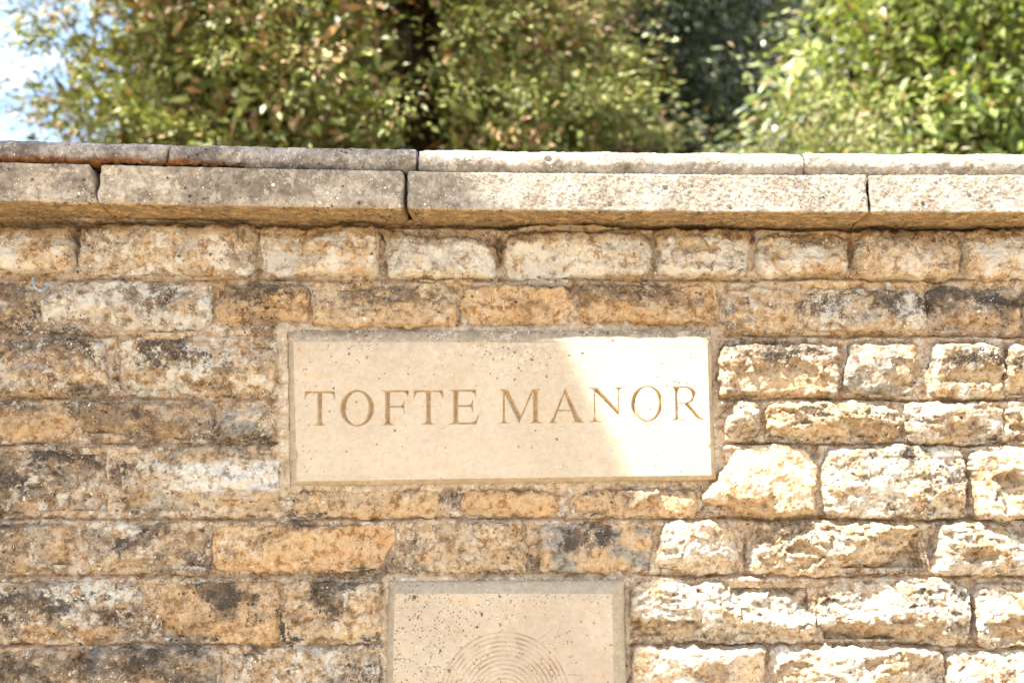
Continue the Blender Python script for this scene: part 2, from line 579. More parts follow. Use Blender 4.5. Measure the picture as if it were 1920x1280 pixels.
st(556, 917, 822, 970, C_SAND, C_HONEY, dark=0.25, white=0.25, lam=0.002, H=0.003, edge=0.012, rough=0.002, facet=0.004, under=0.004)
st(858, 918, 1052, 967, C_ORANGE, C_HONEY, dark=0.04, white=0.1, dx=(14, -18, 0, 0), H=0.005, edge=0.014, rough=0.0012, facet=0.003, under=0.004)
st(1068, 917, 1306, 969, C_HONEY, C_SAND, dark=0.12, white=0.25, H=0.004, edge=0.012, rough=0.002, facet=0.004, under=0.004)

st(-150, 981, 140, 1070, C_GREY, C_BROWN, dark=0.7, white=0.5, **LEFT)
st(164, 981, 392, 1071, C_SAND, C_GREY, dark=0.7, white=0.65, **LEFT)
st(396, 984, 748, 1072, C_ORANGE, C_HONEY, dark=0.35, white=0.35, dx=(0, 0, -38, 0), H=0.006, edge=0.010, rough=0.0015, facet=0.004, under=0.004)
st(768, 976, 986, 1073, C_CREAM, C_SAND, dark=0.8, white=0.45, darktop=1, lam=0.0016, **LEFT)
st(1012, 980, 1221, 1073, C_SLATE, C_HONEY, dark=0.6, white=0.4, darktop=1, H=0.008, edge=0.009, rough=0.002, facet=0.005, under=0.006)
st(1226, 978, 1396, 1074, C_CREAM, C_WHITE, dark=0.05, white=0.6, dx=(14, -30, 0, 0), **LIT)
st(1404, 980, 1746, 1076, C_CREAM, C_SAND, dark=0.28, white=0.6, dx=(6, -20, 0, 0), **LIT,
   hollows=[(1500, 1040, 36, 24, 0.016), (1430, 1005, 18, 14, 0.010), (1700, 1050, 36, 18, 0.012)])
st(1756, 978, 2090, 1080, C_SAND, C_WHITE, dark=0.32, white=0.7, lam=0.0045, **LIT, hollows=[(1830, 1040, 40, 14, 0.014)])

st(-150, 1090, 266, 1205, C_GREY, C_BROWN, dark=1.0, white=0.75, **LEFT)
st(291, 1090, 524, 1205, C_BROWN, C_HONEY, dark=0.75, white=0.35, darktop=1, **LEFT)
st(532, 1090, 714, 1205, C_SAND, C_CREAM, dark=0.6, white=0.5, darktop=1, lam=0.001, **LEFT)
st(1180, 1092, 1526, 1204, C_WHITE, C_CREAM, dark=0.12, white=0.7, **LIT, hollows=[(1420, 1104, 96, 15, 0.012), (1240, 1180, 80, 22, 0.012)])
st(1535, 1092, 1818, 1208, C_WHITE, C_SAND, dark=0.45, white=0.75, **LIT, hollows=[(1660, 1186, 120, 24, 0.016)])
st(1826, 1093, 2090, 1214, C_SAND, C_WHITE, dark=0.42, white=0.6, **LIT, hollows=[(1890, 1180, 44, 26, 0.015)])

st(-150, 1214, 150, 1322, C_GREY, C_BROWN, dark=0.8, white=0.55, **LEFT)
st(164, 1213, 416, 1322, C_GREY, C_SLATE, dark=0.9, white=0.45, **LEFT)
st(426, 1214, 714, 1322, C_SAND, C_GREY, dark=0.55, white=0.8, **LEFT)
st(1182, 1212, 1436, 1324, C_WHITE, C_CREAM, dark=0.06, white=0.7, **LIT, hollows=[(1328, 1266, 34, 24, 0.016)])
st(1444, 1214, 1768, 1326, C_WHITE, C_CREAM, dark=0.2, white=0.7, **LIT, hollows=[(1490, 1262, 50, 22, 0.012), (1680, 1240, 70, 18, 0.012)])
st(1774, 1218, 2090, 1330, C_WHITE, C_SAND, dark=0.3, white=0.7, **LIT)

# thin slivers of stone wedged under the coping and in the top joint
SLIV = dict(H=0.012, edge=0.006, rough=0.0012, facet=0.002, dark=0.05, white=0.3)
st(972, 424, 1180, 436, C_CREAM, C_HONEY, poly=[(970, 426), (1060, 422), (1178, 427), (1180, 432), (1090, 437), (975, 433)], **SLIV)
st(965, 523, 1075, 540, C_CREAM, C_GREY, poly=[(966, 524), (1078, 526), (1070, 538), (1020, 541), (975, 532)], H=0.006, edge=0.006, rough=0.0012, facet=0.002, dark=0.2, white=0.5)
st(795, 519, 890, 532, C_SAND, C_HONEY, poly=[(780, 522), (888, 523), (880, 534), (800, 532)], H=0.004, edge=0.006, rough=0.0012, facet=0.002, dark=0.2, white=0.5)
st(265, 620, 370, 634, C_CREAM, C_SAND, poly=[(266, 622), (368, 620), (366, 633), (270, 636)], H=0.004, edge=0.006, rough=0.0012, facet=0.002, dark=0.15, white=0.5)
st(1495, 526, 1600, 536, C_HONEY, C_CREAM, poly=[(1480, 524), (1590, 527), (1600, 536), (1500, 538)], H=0.004, edge=0.006, rough=0.0012, facet=0.002, dark=0.15, white=0.4)

st(1166, 918, 1238, 957, C_WHITE, C_CREAM, poly=[(1172, 921), (1200, 917), (1237, 919), (1236, 927), (1210, 935), (1172, 957), (1166, 954), (1188, 933)], H=0.026, edge=0.006, rough=0.001, facet=0.001, dark=0.0, white=0.5, round=0.003)  # pale raised sliver added to catch a streak of sun under the plaque
N_VIEW = len(STONES)
# further stones beyond the frame so that the wall goes on from a step aside
rr = random.Random(5)
pal = [C_CREAM, C_HONEY, C_GREY, C_SAND, C_BROWN, C_WHITE]
rows = [(430, 518), (540, 620), (640, 742), (756, 828), (840, 968), (980, 1073), (1090, 1205), (1214, 1324)]
for (ya, yb) in rows:
    x = -158
    for _ in range(3):
        w = rr.randint(150, 330)
        st(x - w, ya, x - 12, yb, rr.choice(pal), rr.choice(pal), dark=0.6, white=0.5, coarse=1, **LEFT)
        x -= w + 4
    x = 2106
    for _ in range(3):
        w = rr.randint(150, 330)
        st(x, ya, x + w - 12, yb, rr.choice(pal), rr.choice(pal), dark=0.3, white=0.6, coarse=1, **LIT)
        x += w + 4
for (ya, yb) in ((1334, 1440), (1452, 1570)):
    x = -900
    while x < 2900:
        w = rr.randint(170, 340)
        if not (x < 1175 and x + w > 720 and ya < 1400):
            st(x, ya, x + w - 12, yb, rr.choice(pal), rr.choice(pal), dark=0.4, white=0.6, coarse=1, **(LEFT if x < 1100 else LIT))
        x += w

Y_LINES = [(524, 0.010), (629, 0.010), (748, 0.013), (832, 0.013), (973, 0.012), (1079, 0.012), (1209, 0.012), (1329, 0.012), (1446, 0.012), (423, 0.034)]
LINE_Z = [(np.array([xz(px, py)[0] for px in range(-900, 2901, 200)]), np.array([xz(px, py)[1] for px in range(-900, 2901, 200)]), d) for py, d in Y_LINES]


def rounded(poly, seed, rad):
    """the polygon with each corner cut to an uneven arc"""
    r = np.random.default_rng(seed + 555)
    out, n = [], len(poly)
    for i in range(n):
        p, a, c = (np.array(poly[j % n]) for j in (i, i - 1, i + 1))
        ra = rad * r.uniform(0.5, 1.6)
        la, lc_ = np.linalg.norm(a - p), np.linalg.norm(c - p)
        pa, pc = p + (a - p) * min(0.45, ra / la), p + (c - p) * min(0.45, ra * r.uniform(0.7, 1.4) / lc_)
        for t in (0, 0.33, 0.67, 1):
            out.append(tuple(pa * (1 - t) ** 2 + p * 2 * t * (1 - t) + pc * t * t))
    return out


def drift(X, Z):
    """black lichen comes in drifts that run over stones and joints alike"""
    return 0.45 + 0.85 * sstep(-0.25, 0.45, fbm(X * 7, Z * 11, 4, 4001) + 0.35 * fbm(X * 30, Z * 36, 3, 4011))


def stone_field(poly, k, X, Z, seed):
    """height of a stone's face over the wall plane, its inside distance, colours and lichen"""
    d = poly_sdf(X, Z, rounded(poly, seed, k.get('round', 0.017)))
    d = d + 0.0050 * fbm(X * 17, Z * 17, 2, seed + 2) + 0.0042 * fbm(X * 46, Z * 46, 3, seed) + 0.0014 * perlin(X * 190, Z * 190, seed + 9) + 0.0004
    zt = max(p[1] for p in poly)
    zb = min(p[1] for p in poly)
    xc = sum(p[0] for p in poly) / len(poly)
    zc = (zt + zb) / 2
    T = (Z - zb) / (zt - zb)
    q = np.clip(d / k['edge'], 0, 1)
    prof = 1 - (1 - q) ** 2.4
    h = k['H'] * prof
    r = np.random.default_rng(seed)
    # broad facets, as a hammer leaves them
    if k['facet']:
        fx = X + 0.012 * fbm(X * 25, Z * 25, 3, seed + 50)
        fz = Z + 0.012 * fbm(X * 25, Z * 25, 3, seed + 57)
        f = np.full(X.shape, 9.0)
        for i in range(7):
            ox, oz = r.uniform(-0.09, 0.09), r.uniform(-0.04, 0.04)
            gx, gz = r.normal(0, 0.14), r.normal(0, 0.22)
            f = np.minimum(f, gx * (fx - xc - ox) + gz * (fz - zc - oz) + r.uniform(0, 0.006))
        f = f - np.median(f[d > 0.006])
        f = np.clip(f, -k.get('clip', 0.016), 0.012)
        h = h + f * (k['facet'] / 0.006) * 0.75 * prof
    a = k['rough'] * r.uniform(0.55, 1.3)
    clv = k.get('cleave', 0) * r.uniform(0.3, 1.3)
    h = h + prof * a * (fbm(X * 26, Z * 40, 5, seed + 100, 0.56) + 0.55 * np.abs(fbm(X * 70, Z * 90, 3, seed + 120)))
    if k.get('cleave'):
        wx, wz = X * 30 + 0.5 * fbm(X * 40, Z * 40, 2, seed + 3), Z * 52 + 0.5 * fbm(X * 40, Z * 40, 2, seed + 4)
        h = h + prof * clv * 1.25 * split_cells(wx, wz, seed + 5)
        h = h + prof * clv * 0.55 * split_cells(X * 74 + 0.6 * fbm(X * 60, Z * 60, 2, seed + 6), Z * 112 + 0.4 * fbm(X * 50, Z * 50, 2, seed + 7), seed + 8)
    if k.get('lam'):
        zz = Z * 150 + 1.6 * fbm(X * 9, Z * 30, 3, seed + 140)
        h = h + prof * k['lam'] * (perlin(X * 8, zz * 0.8, seed + 150) + 0.7 * perlin(X * 16, zz * 1.7, seed + 151))
    if k.get('under'):
        h = h - prof * k['under'] * (1 - sstep(0.0, 0.42 , T + 0.16 * fbm(X * 18, Z * 18, 3, seed + 160)))
    hol = np.zeros(X.shape)
    for (hx, hy, rx, ry, dp) in k.get('hollows', []):
        cx, cz = xz(hx, hy)
        ux, uz = (X - cx) / (rx * 0.001), (Z - cz) / (ry * 0.001)
        dd = 1 - np.hypot(ux, uz) + 0.4 * fbm(X * 36, Z * 36, 3, seed + 170)
        m = sstep(0.0, 0.24, dd)
        hol = np.maximum(hol, m)
        h = h - m * dp * (0.75 + 0.25 * uz.clip(-1, 1))
    h = h + (0.0006 + 0.18 * a) * fbm(X * 170, Z * 200, 3, seed + 180, 0.6) * prof
    back = sstep(0.001, -0.004, d)
    h = h * (1 - back) - 0.034 * back
    # colours that belong to the stone
    n = fbm(X * 15, Z * 26, 4, seed + 200)
    m = sstep(-0.35, 0.35, n)[..., None]
    tint = np.asarray(k['c']) * (1 - m) + np.asarray(k['c2']) * m
    m2 = sstep(0.25, 0.6, fbm(X * 11, Z * 11, 3, seed + 210))[..., None] * 0.5
    tint = tint * (1 - m2) + np.asarray(C_HONEY) * m2
    tint = tint * (1 - hol[..., None] * 0.6) + np.asarray(C_SAND) * hol[..., None] * 0.6       # fresh stone where it spalled
    dk = np.full(X.shape, min(1.0, k['dark'] + (0.20 if k['px'] > 1150 else 0.14)))
    if k.get('darktop'):
        dk = dk * (0.35 + 1.0 * sstep(0.35, 0.75, T + 0.25 * fbm(X * 20, Z * 20, 3, seed + 220)))
    else:
        dk = dk * (0.7 + 0.5 * sstep(0.3, 0.8, T))
    dk = dk * (1 - 0.9 * hol) * drift(X, Z)
    wh = k['white'] * (1 - 0.85 * hol) * np.clip(0.9 + 0.5 * fbm(X * 12, Z * 12, 2, seed + 230), 0, 1.4)
    if k.get('whiteband'):
        za, zb2 = xz(380, k['whiteband'][0])[1], xz(380, k['whiteband'][1])[1]
        zw = Z + 0.010 * fbm(X * 10, Z * 60, 3, seed + 240)
        bnd = sstep(za + 0.004, za - 0.006, zw) * sstep(zb2 - 0.006, zb2 + 0.006, zw) * sstep(-0.70, -0.60, X)
        tint = tint * (1 - bnd[..., None] * 0.9) + np.array((0.74, 0.70, 0.63)) * bnd[..., None] * 0.9
        dk = dk * (1 - bnd * 0.3)
    if k.get('ochretop'):
        zw = T + 0.14 * fbm(X * 16, Z * 16, 3, seed + 260)
        oc = sstep(0.66, 0.92, zw)
        tint = tint * (1 - oc[..., None] * 0.85) + np.array((0.36, 0.22, 0.10)) * oc[..., None] * 0.85
        wh = wh * (1 - 0.8 * oc)
    lich = np.stack([dk, wh, np.full(X.shape, 1.0)], -1)
    return h, d, tint, lich


for i, (poly, k) in enumerate(STONES):
    step = 0.0058 if k.get('coarse') else (0.0022 if k['px'] > 1150 else 0.0026)
    x0, x1 = min(p[0] for p in poly) - 0.006, max(p[0] for p in poly) + 0.006
    z0, z1 = min(p[1] for p in poly) - 0.006, max(p[1] for p in poly) + 0.006
    nx, nz = int((x1 - x0) / step) + 2, int((z1 - z0) / step) + 2
    X, Z = np.meshgrid(np.linspace(x0, x1, nx), np.linspace(z0, z1, nz))
    h, d, tint, lich = stone_field(poly, k, X, Z, 1000 + 37 * i)
    V = np.stack([X, curve(X) - h, Z], -1).reshape(-1, 3)
    F = grid_faces(nx, nz)
    keep = (d.ravel()[F] > -0.006).any(1)
    V, F, A = prune(V, F[keep], dict(tint=tint.reshape(-1, 3), lich=lich.reshape(-1, 3)))
    cx, cz = (x0 + x1) / 2, (z0 + z1) / 2
    mesh_np('stone', V, F, M_STONE, wall, (cx, float(curve(cx)), cz), A)

# ------------------------------------------------------------------ plaques: outlines needed by the mortar
P_OUT = [xz(537, 620), xz(1333, 624), xz(1343, 899), xz(543, 911)]
E_OUT = [xz(727, 1088), xz(1172, 1088), xz(1176, 1400), xz(724, 1400)]

# ------------------------------------------------------------------ mortar between the stones
step = 0.0032
mx0, mx1 = xz(-130, 900)[0], xz(2050, 900)[0]
mz1, mz0 = xz(960, 414)[1], xz(960, 1335)[1]
nx, nz = int((mx1 - mx0) / step), int((mz1 - mz0) / step)
X, Z = np.meshgrid(np.linspace(mx0, mx1, nx), np.linspace(mz0, mz1, nz))
D = np.full(X.shape, -1.0)
for poly, k in STONES:
    x0, x1 = min(p[0] for p in poly) - 0.03, max(p[0] for p in poly) + 0.03
    z0, z1 = min(p[1] for p in poly) - 0.03, max(p[1] for p in poly) + 0.03
    ii = np.where((X[0] > x0) & (X[0] < x1))[0]
    jj = np.where((Z[:, 0] > z0) & (Z[:, 0] < z1))[0]
    if len(ii) and len(jj):
        sl = np.s_[jj[0]:jj[-1] + 1, ii[0]:ii[-1] + 1]
        D[sl] = np.maximum(D[sl], poly_sdf(X[sl], Z[sl], poly))
dPl, dEm = poly_sdf(X, Z, P_OUT), poly_sdf(X, Z, E_OUT)
dP = np.maximum(dPl, dEm)
lit = sstep(0.10, 0.45, X)
low = sstep(xz(960, 640)[1], xz(960, 600)[1], Z)               # top two courses have deeper joints
hm = -0.0042 - 0.0032 * lit * (1 - low) - 0.0005 * low
hm = hm + 0.0035 * fbm(X * 30, Z * 30, 4, 501) + 0.0012 * fbm(X * 150, Z * 150, 2, 511)
w1, w2, cid = worley(X * 110, Z * 110, 520)
hm = hm + np.where(cid > 0.55, 1, 0) * 0.0035 * (0.42 - w1).clip(0, 1) / 0.42      # grit in the mortar
groove = np.zeros(X.shape)
for lx, lz, dp in LINE_Z:
    zl = np.interp(X, lx, lz) + 0.0042 * fbm(X * 11, X * 0 + lz[0] * 9, 4, 531)
    dp = dp * (0.75 + 0.35 * lit) * (0.8 + 0.5 * fbm(X * 6, X * 0 + lz[0] * 5, 2, 533))
    g = np.exp(-((Z - zl) / (0.0026 if dp.max() < 0.03 else 0.0055)) ** 2)
    groove = np.maximum(groove, g)
    hm = hm - dp * g + 0.0055 * np.exp(-((Z - zl + 0.0085) / 0.005) ** 2)
wob_ = 0.008 * fbm(X * 16, Z * 16, 3, 541)
band = np.maximum(sstep(-0.020, -0.004, dPl + wob_ + 0.008 * sstep(xz(560, 700)[0], xz(535, 700)[0], X)), 0.8 * sstep(-0.014, -0.004, dEm + wob_ * 0.6))    # smooth pointing round the carved stones
hb = 0.0040 - 0.010 * lit - 0.004 * (dEm > -0.03) + 0.0016 * fbm(X * 14, Z * 14, 3, 551) + 0.0018 * fbm(X * 50, Z * 50, 4, 553)
hm = hm * (1 - band) + hb * band
for (cx, cy, rx, ry, dp) in [(141, 452, 8, 40, 0.03), (936, 470, 7, 34, 0.022), (1596, 470, 7, 40, 0.02), (1412, 440, 6, 14, 0.02), (735, 440, 24, 9, 0.025),
                             (560, 424, 60, 6, 0.03), (250, 419, 110, 5, 0.03), (1300, 426, 120, 6, 0.03), (1640, 428, 60, 7, 0.03), (1850, 428, 80, 6, 0.03), (60, 415, 80, 6, 0.03),
                             (1041, 540, 4, 3, 0.02), (1530, 846, 7, 14, 0.02), (1814, 905, 5, 50, 0.016), (1750, 1035, 5, 36, 0.014), (1400, 1040, 4, 34, 0.014),
                             (1665, 990, 6, 10, 0.014), (935, 452, 30, 8, 0.02), (1760, 530, 18, 9, 0.016)]:
    ax, az = xz(cx, cy)
    hm = hm - dp * np.exp(-(((X - ax) / (rx * .001)) ** 2 + ((Z - az) / (ry * .001)) ** 2) ** 1.5)
hm = np.where(dP > 0.004, -0.03, hm)
V = np.stack([X, curve(X) - hm, Z], -1).reshape(-1, 3)
F = grid_faces(nx, nz)
keep = ~((D.ravel()[F] > 0.008).all(1) | (dP.ravel()[F] > 0.008).all(1))
m = sstep(-0.3, 0.4, fbm(X * 9, Z * 14, 4, 561))[..., None]
tint = np.array((0.53, 0.385, 0.255)) * (1 - m) + np.array((0.46, 0.335, 0.22)) * m
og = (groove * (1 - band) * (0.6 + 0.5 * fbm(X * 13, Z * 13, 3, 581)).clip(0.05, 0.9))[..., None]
tint = tint * (1 - og) + np.array((0.42, 0.235, 0.09)) * og               # unweathered ochre mortar in the raked line, its shade painted in too
tm = (sstep(0.05, 0.3, fbm(X * 5, Z * 8, 3, 571)) * low * 0.6)[..., None]
tint = tint * (1 - tm) + np.array((0.52, 0.32, 0.14)) * tm
tint = tint * (1 - band[..., None]) + np.array((0.43, 0.345, 0.245)) * band[..., None]
dk = drift(X, Z) * (0.80 - 0.32 * lit - 0.35 * low) * (1 - 0.6 * band) * (1 - 0.7 * groove)
wh = (0.62 - 0.1 * low) * (1 - 0.35 * band) * (1 - 0.5 * groove)
lich = np.stack([dk, wh, 1.1 - 0.3 * band], -1)
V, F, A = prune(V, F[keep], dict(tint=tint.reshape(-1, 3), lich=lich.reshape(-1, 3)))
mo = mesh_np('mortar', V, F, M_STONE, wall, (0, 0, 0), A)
mo['kind'] = 'stuff'

# core of the wall behind the stones: a curved slab 0.3 m thick that stands on the ground
xs = np.linspace(-4.5, 5.5, 81)
top = xz(960, 412)[1]
sec = [(-0.030, 0.0), (-0.030, top), (-0.34, top), (-0.34, 0.0)]
V = np.array([(x, float(curve(x)) - o, z) for x in xs for (o, z) in sec])
F = []
for a in range(len(xs) - 1):
    for b_ in range(4):
        F.append((a * 4 + b_, a * 4 + (b_ + 1) % 4, a * 4 + 4 + (b_ + 1) % 4, a * 4 + 4 + b_))
V0 = np.asarray(V)
mesh_np('core', V0, F, M_STONE, wall, (0, 0, 0), dict(tint=np.tile((0.44, 0.33, 0.21), (len(V0), 1)), lich=np.tile((0.4, 0.5, 1.0), (len(V0), 1))), smooth=False)

# ------------------------------------------------------------------ coping: thick slabs and a rounded course on top
ZB = xz(1200, 424)[1]                      # underside of the slabs
OUT = 0.094
HS = at(1200, 324, OUT)[2] - ZB            # height of a slab
ZR = ZB + HS


def swept(name, x0, x1, sec, step, seed, amp_f, tint_f, lich_f, skew=0.0, endr=0.010):
    """a coping stone: a section (outwards, up) swept along the wall, roughened"""
    sec = np.asarray(sec, dtype=float)
    seg = np.hypot(*(sec[1:] - sec[:-1]).T)
    s = np.concatenate([[0], np.cumsum(seg)])
    sp = [0.0]
    while sp[-1] < s[-1]:
        o_ = np.interp(sp[-1] + 0.01, s, sec[:, 0])
        sp.append(sp[-1] + (step if o_ > -0.02 else 0.03))
    sp[-1] = s[-1]
    sp = np.array(sp)
    n = len(sp)
    so, sz = np.interp(sp, s, sec[:, 0]), np.interp(sp, s, sec[:, 1])
    t_o, t_z = np.gradient(so, sp), np.gradient(sz, sp)
    ln = np.hypot(t_o, t_z) + 1e-9
    no, nz_ = t_z / ln, -t_o / ln          # outward normal of the section (section runs bottom -> front -> top)
    ns = np.array([1, 2, 3, 2, 1]) / 9.0
    no, nz_ = np.convolve(np.pad(no, 2, 'edge'), ns, 'valid'), np.convolve(np.pad(nz_, 2, 'edge'), ns, 'valid')
    m_ = max(6, int((x1 - x0) / step))
    xs = np.linspace(x0, x1, m_)
    Xg, Sg = np.meshgrid(xs, sp)
    O, Zg = np.repeat(so[:, None], m_, 1), np.repeat(sz[:, None], m_, 1)
    a = amp_f(Xg, Sg, Zg, O, seed)
    endd = np.minimum(Xg - x0, x1 - Xg)
    a = a - endr * (1 - sstep(-0.002, 0.007, endd + 0.0025 * fbm(Sg * 40, Xg * 40, 3, seed + 77))) ** 2
    on, zn = np.repeat(no[:, None], m_, 1), np.repeat(nz_[:, None], m_, 1)
    O2, Z2 = O + on * a, Zg + zn * a
    Xw = Xg + skew * (Zg - Zg.mean()) + 0.002 * fbm(Sg * 30, Xg * 0 + seed, 3, seed + 5)
    V = np.stack([Xw, curve(Xw) - O2, Z2], -1)
    ni = len(sp)
    F = grid_faces(m_, ni)[:, ::-1]
    tint, lich = tint_f(Xw, Zg, O, seed), lich_f(Xw, Zg, O, seed)
    V2 = V.reshape(-1, 3)
    tint, lich = tint.reshape(-1, 3), lich.reshape(-1, 3)
    # end caps: a fan about the mid of the section
    caps = []
    for col in (0, m_ - 1):
        c = len(V2)
        V2 = np.vstack([V2, V[:, col].mean(0)])
        tint = np.vstack([tint, tint[col]])
        lich = np.vstack([lich, lich[col]])
        for r_ in range(ni - 1):
            caps.append((r_ * m_ + col, (r_ + 1) * m_ + col, c, c))
    caps = [(a_, b_, c_) for a_, b_, c_, _ in caps]
    tri = np.vstack([F[:, [0, 1, 2]], F[:, [0, 2, 3]], np.array(caps)])
    xm = (x0 + x1) / 2
    return mesh_np(name, V2, tri, M_STONE, wall, (xm, float(curve(xm)) - 0.05, ZB), dict(tint=tint, lich=lich))


def slab_sec():
    r = 0.006
    pts = [(-0.30, ZB), (OUT - r, ZB)]
    for a in range(-80, 1, 20):
        pts.append((OUT - r + r * math.cos(math.radians(a)), ZB + r + r * math.sin(math.radians(a))))
    pts.append((OUT - 0.002, ZR - 0.004))
    for a in range(10, 91, 20):
        pts.append((OUT - 0.006 + 0.004 * math.cos(math.radians(a)), ZR - 0.004 + 0.004 * math.sin(math.radians(a))))
    pts += [(-0.30, ZR + 0.004)]
    return pts


def slab_amp(X_, S_, Z_, O_, seed):
    front = sstep(ZB + 0.002, ZB + 0.010, Z_) * sstep(0.02, 0.05, O_)
    right = sstep(-0.22, -0.02, X_)
    a = 0.0010 * fbm(X_ * 12, S_ * 12, 3, seed) + 0.0007 * fbm(X_ * 90, S_ * 90, 3, seed + 3)
    d1, d2, cid = worley(X_ * 250 + 0.7 * S_ * 250, S_ * 290, seed + 7)        # tooled pits
    a = a - front * (0.15 + 0.85 * right) * 0.0046 * (0.75 - d1).clip(0, 1)
    p1, p2, pc = worley(X_ * 26, S_ * 26, seed + 11)                            # odd deep pits
    a = a - np.where(pc > 0.86, 1, 0) * 0.006 * sstep(0.13, 0.05, p1)
    a = a - 0.002 * (1 - front) * (0.5 + fbm(X_ * 22, S_ * 30, 3, seed + 13))
    return a


def slab_tint(X_, Z_, O_, seed):
    right = sstep(-0.6, 0.1, X_ + 0.12 * fbm(X_ * 9, Z_ * 9, 2, seed))[..., None]
    m = sstep(-0.3, 0.4, fbm(X_ * 10, Z_ * 12, 4, seed + 21))[..., None]
    left = np.array((0.225, 0.185, 0.145)) * (1 - m) + np.array((0.41, 0.345, 0.265)) * m
    rgt = np.array((0.27, 0.235, 0.195)) * (1 - m) + np.array((0.34, 0.305, 0.26)) * m
    t = left * (1 - right) + rgt * right
    under = (1 - sstep(ZB + 0.001, ZB + 0.004, Z_ + 0.002 * fbm(X_ * 20, Z_ * 20, 2, seed)))[..., None]
    return t * (1 - under) + np.array((0.44, 0.30, 0.145)) * under


def slab_lich(X_, Z_, O_, seed):
    right = sstep(-0.30, 0.0, X_)
    under = 1 - sstep(ZB + 0.001, ZB + 0.004, Z_)
    dk = (0.42 - 0.30 * right) * (1 - under) + 0.75 * under
    wh = (0.34 - 0.1 * right) * (1 - under) + 0.05 * under
    return np.stack([dk, wh, 0.75 + 0 * X_], -1)


SLX = [(-1.75, at(-330, 360, OUT)[0]), (at(-326, 360, OUT)[0], at(174, 360, OUT)[0]), (at(182, 360, OUT)[0], at(756, 360, OUT)[0]), (at(763, 360, OUT)[0], at(1629, 360, OUT)[0]), (at(1631.5, 360, OUT)[0], at(2300, 360, OUT)[0]),
       (at(2305, 360, OUT)[0], 2.4)]
for i, (a, b_) in enumerate(SLX):
    swept('coping_slab', a, b_, slab_sec(), (0.0025 if i in (3, 4) else 0.0034) if 0 < i < 5 else 0.008, 2000 + 91 * i, slab_amp, slab_tint, slab_lich, skew=(-0.25 if i in (1,) else (0.0)), endr=(0.006 if i == 4 else 0.010))

RO, RR = 0.052, 0.0245


def roll_sec():
    pts = [(-0.28, ZR + 0.004), (RO, ZR + 0.0045)]
    for a in range(-85, 91, 12):
        pts.append((RO + RR * 0.95 * math.cos(math.radians(a)), ZR + 0.004 + RR + RR * math.sin(math.radians(a))))
    pts += [(-0.10, ZR + 2 * RR + 0.014), (-0.28, ZR + 2 * RR + 0.008)]
    return pts


def roll_amp(X_, S_, Z_, O_, seed):
    right = sstep(-0.22, -0.02, X_)
    a = 0.0022 * fbm(X_ * 14, S_ * 14, 3, seed) + 0.0010 * fbm(X_ * 90, S_ * 90, 3, seed + 3)
    d1, d2, cid = worley(X_ * 150, S_ * 150, seed + 7)
    a = a - (0.2 + 0.8 * right) * 0.0016 * (0.7 - d1).clip(0, 1)
    p1, p2, pc = worley(X_ * 17, S_ * 17, seed + 11)
    return a - np.where(pc > 0.84, 1, 0) * 0.008 * sstep(0.16, 0.06, p1)


def roll_tint(X_, Z_, O_, seed):
    right = sstep(-0.6, 0.05, X_)[..., None]
    m = sstep(-0.3, 0.4, fbm(X_ * 9, Z_ * 14, 4, seed + 21))[..., None]
    left = np.array((0.19, 0.165, 0.145)) * (1 - m) + np.array((0.34, 0.30, 0.265)) * m
    rgt = np.array((0.27, 0.24, 0.20)) * (1 - m) + np.array((0.36, 0.325, 0.28)) * m
    t = left * (1 - right) + rgt * right
    moss = (sstep(ZR + 0.022, ZR + 0.012, Z_ + 0.007 * fbm(X_ * 12, Z_ * 5, 3, seed + 31)) * sstep(-0.48, -0.62, X_))[..., None]
    return t * (1 - moss) + np.array((0.30, 0.10, 0.025)) * moss


def roll_lich(X_, Z_, O_, seed):
    right = sstep(-0.30, -0.05, X_)
    return np.stack([0.50 - 0.34 * right, 0.35 + 0 * X_, 0.8 + 0 * X_], -1)


RLX = [(-1.75, at(-260, 300, 0.075)[0]), (at(-256, 300, 0.075)[0], at(312, 300, 0.075)[0]), (at(315, 300, 0.075)[0], at(779, 300, 0.075)[0]), (at(785, 300, 0.075)[0], at(1508, 300, 0.075)[0]), (at(1508.4, 300, 0.075)[0], at(2200, 300, 0.075)[0]),
       (at(2205, 300, 0.075)[0], 2.4)]
for i, (a, b_) in enumerate(RLX):
    swept('coping_roll', a, b_, roll_sec(), 0.0033 if 0 < i < 5 else 0.008, 3000 + 91 * i, roll_amp, roll_tint, roll_lich, skew=(0.3 if i == 1 else 0), endr=0.0035)

# rusty moss growing along the foot of the rounded course on the left
V, F, T = [], [], []
xs = np.linspace(-1.25, -0.50, 260)
for j, x in enumerate(xs):
    fade = min(1, (xs[-1] - x) / 0.22) * (0.55 + 0.6 * perlin(np.array([x * 14]), np.array([3.3]), 8)[0])
    hh = max(0.0, 0.009 * fade + 0.005 * fbm(np.array([x * 60]), np.array([1.7]), 3, 18)[0])
    for (o, z) in ((0.060, -0.002), (0.084, 0.002 + 0.25 * hh), (0.083, hh * 0.9), (0.076, hh * 1.25), (0.060, hh * 1.2)):
        V.append((x, float(curve(x)) - o - 0.002 * random.random(), ZR + 0.004 + z + 0.0015 * random.random()))
        q = random.random()
        T.append((0.34 - 0.18 * q, 0.12 - 0.03 * q, 0.03))
nn = len(xs)
for a in range(nn - 1):
    for b_ in range(4):
        F.append((a * 5 + b_, a * 5 + b_ + 1, a * 5 + 6 + b_, a * 5 + 5 + b_))
ms = mesh_np('moss', np.array(V), F, M_STONE, wall, (0, 0, 0), dict(tint=np.array(T), lich=np.tile((0.1, 0.03, 1.0), (len(V), 1))))
ms['kind'] = 'stuff'

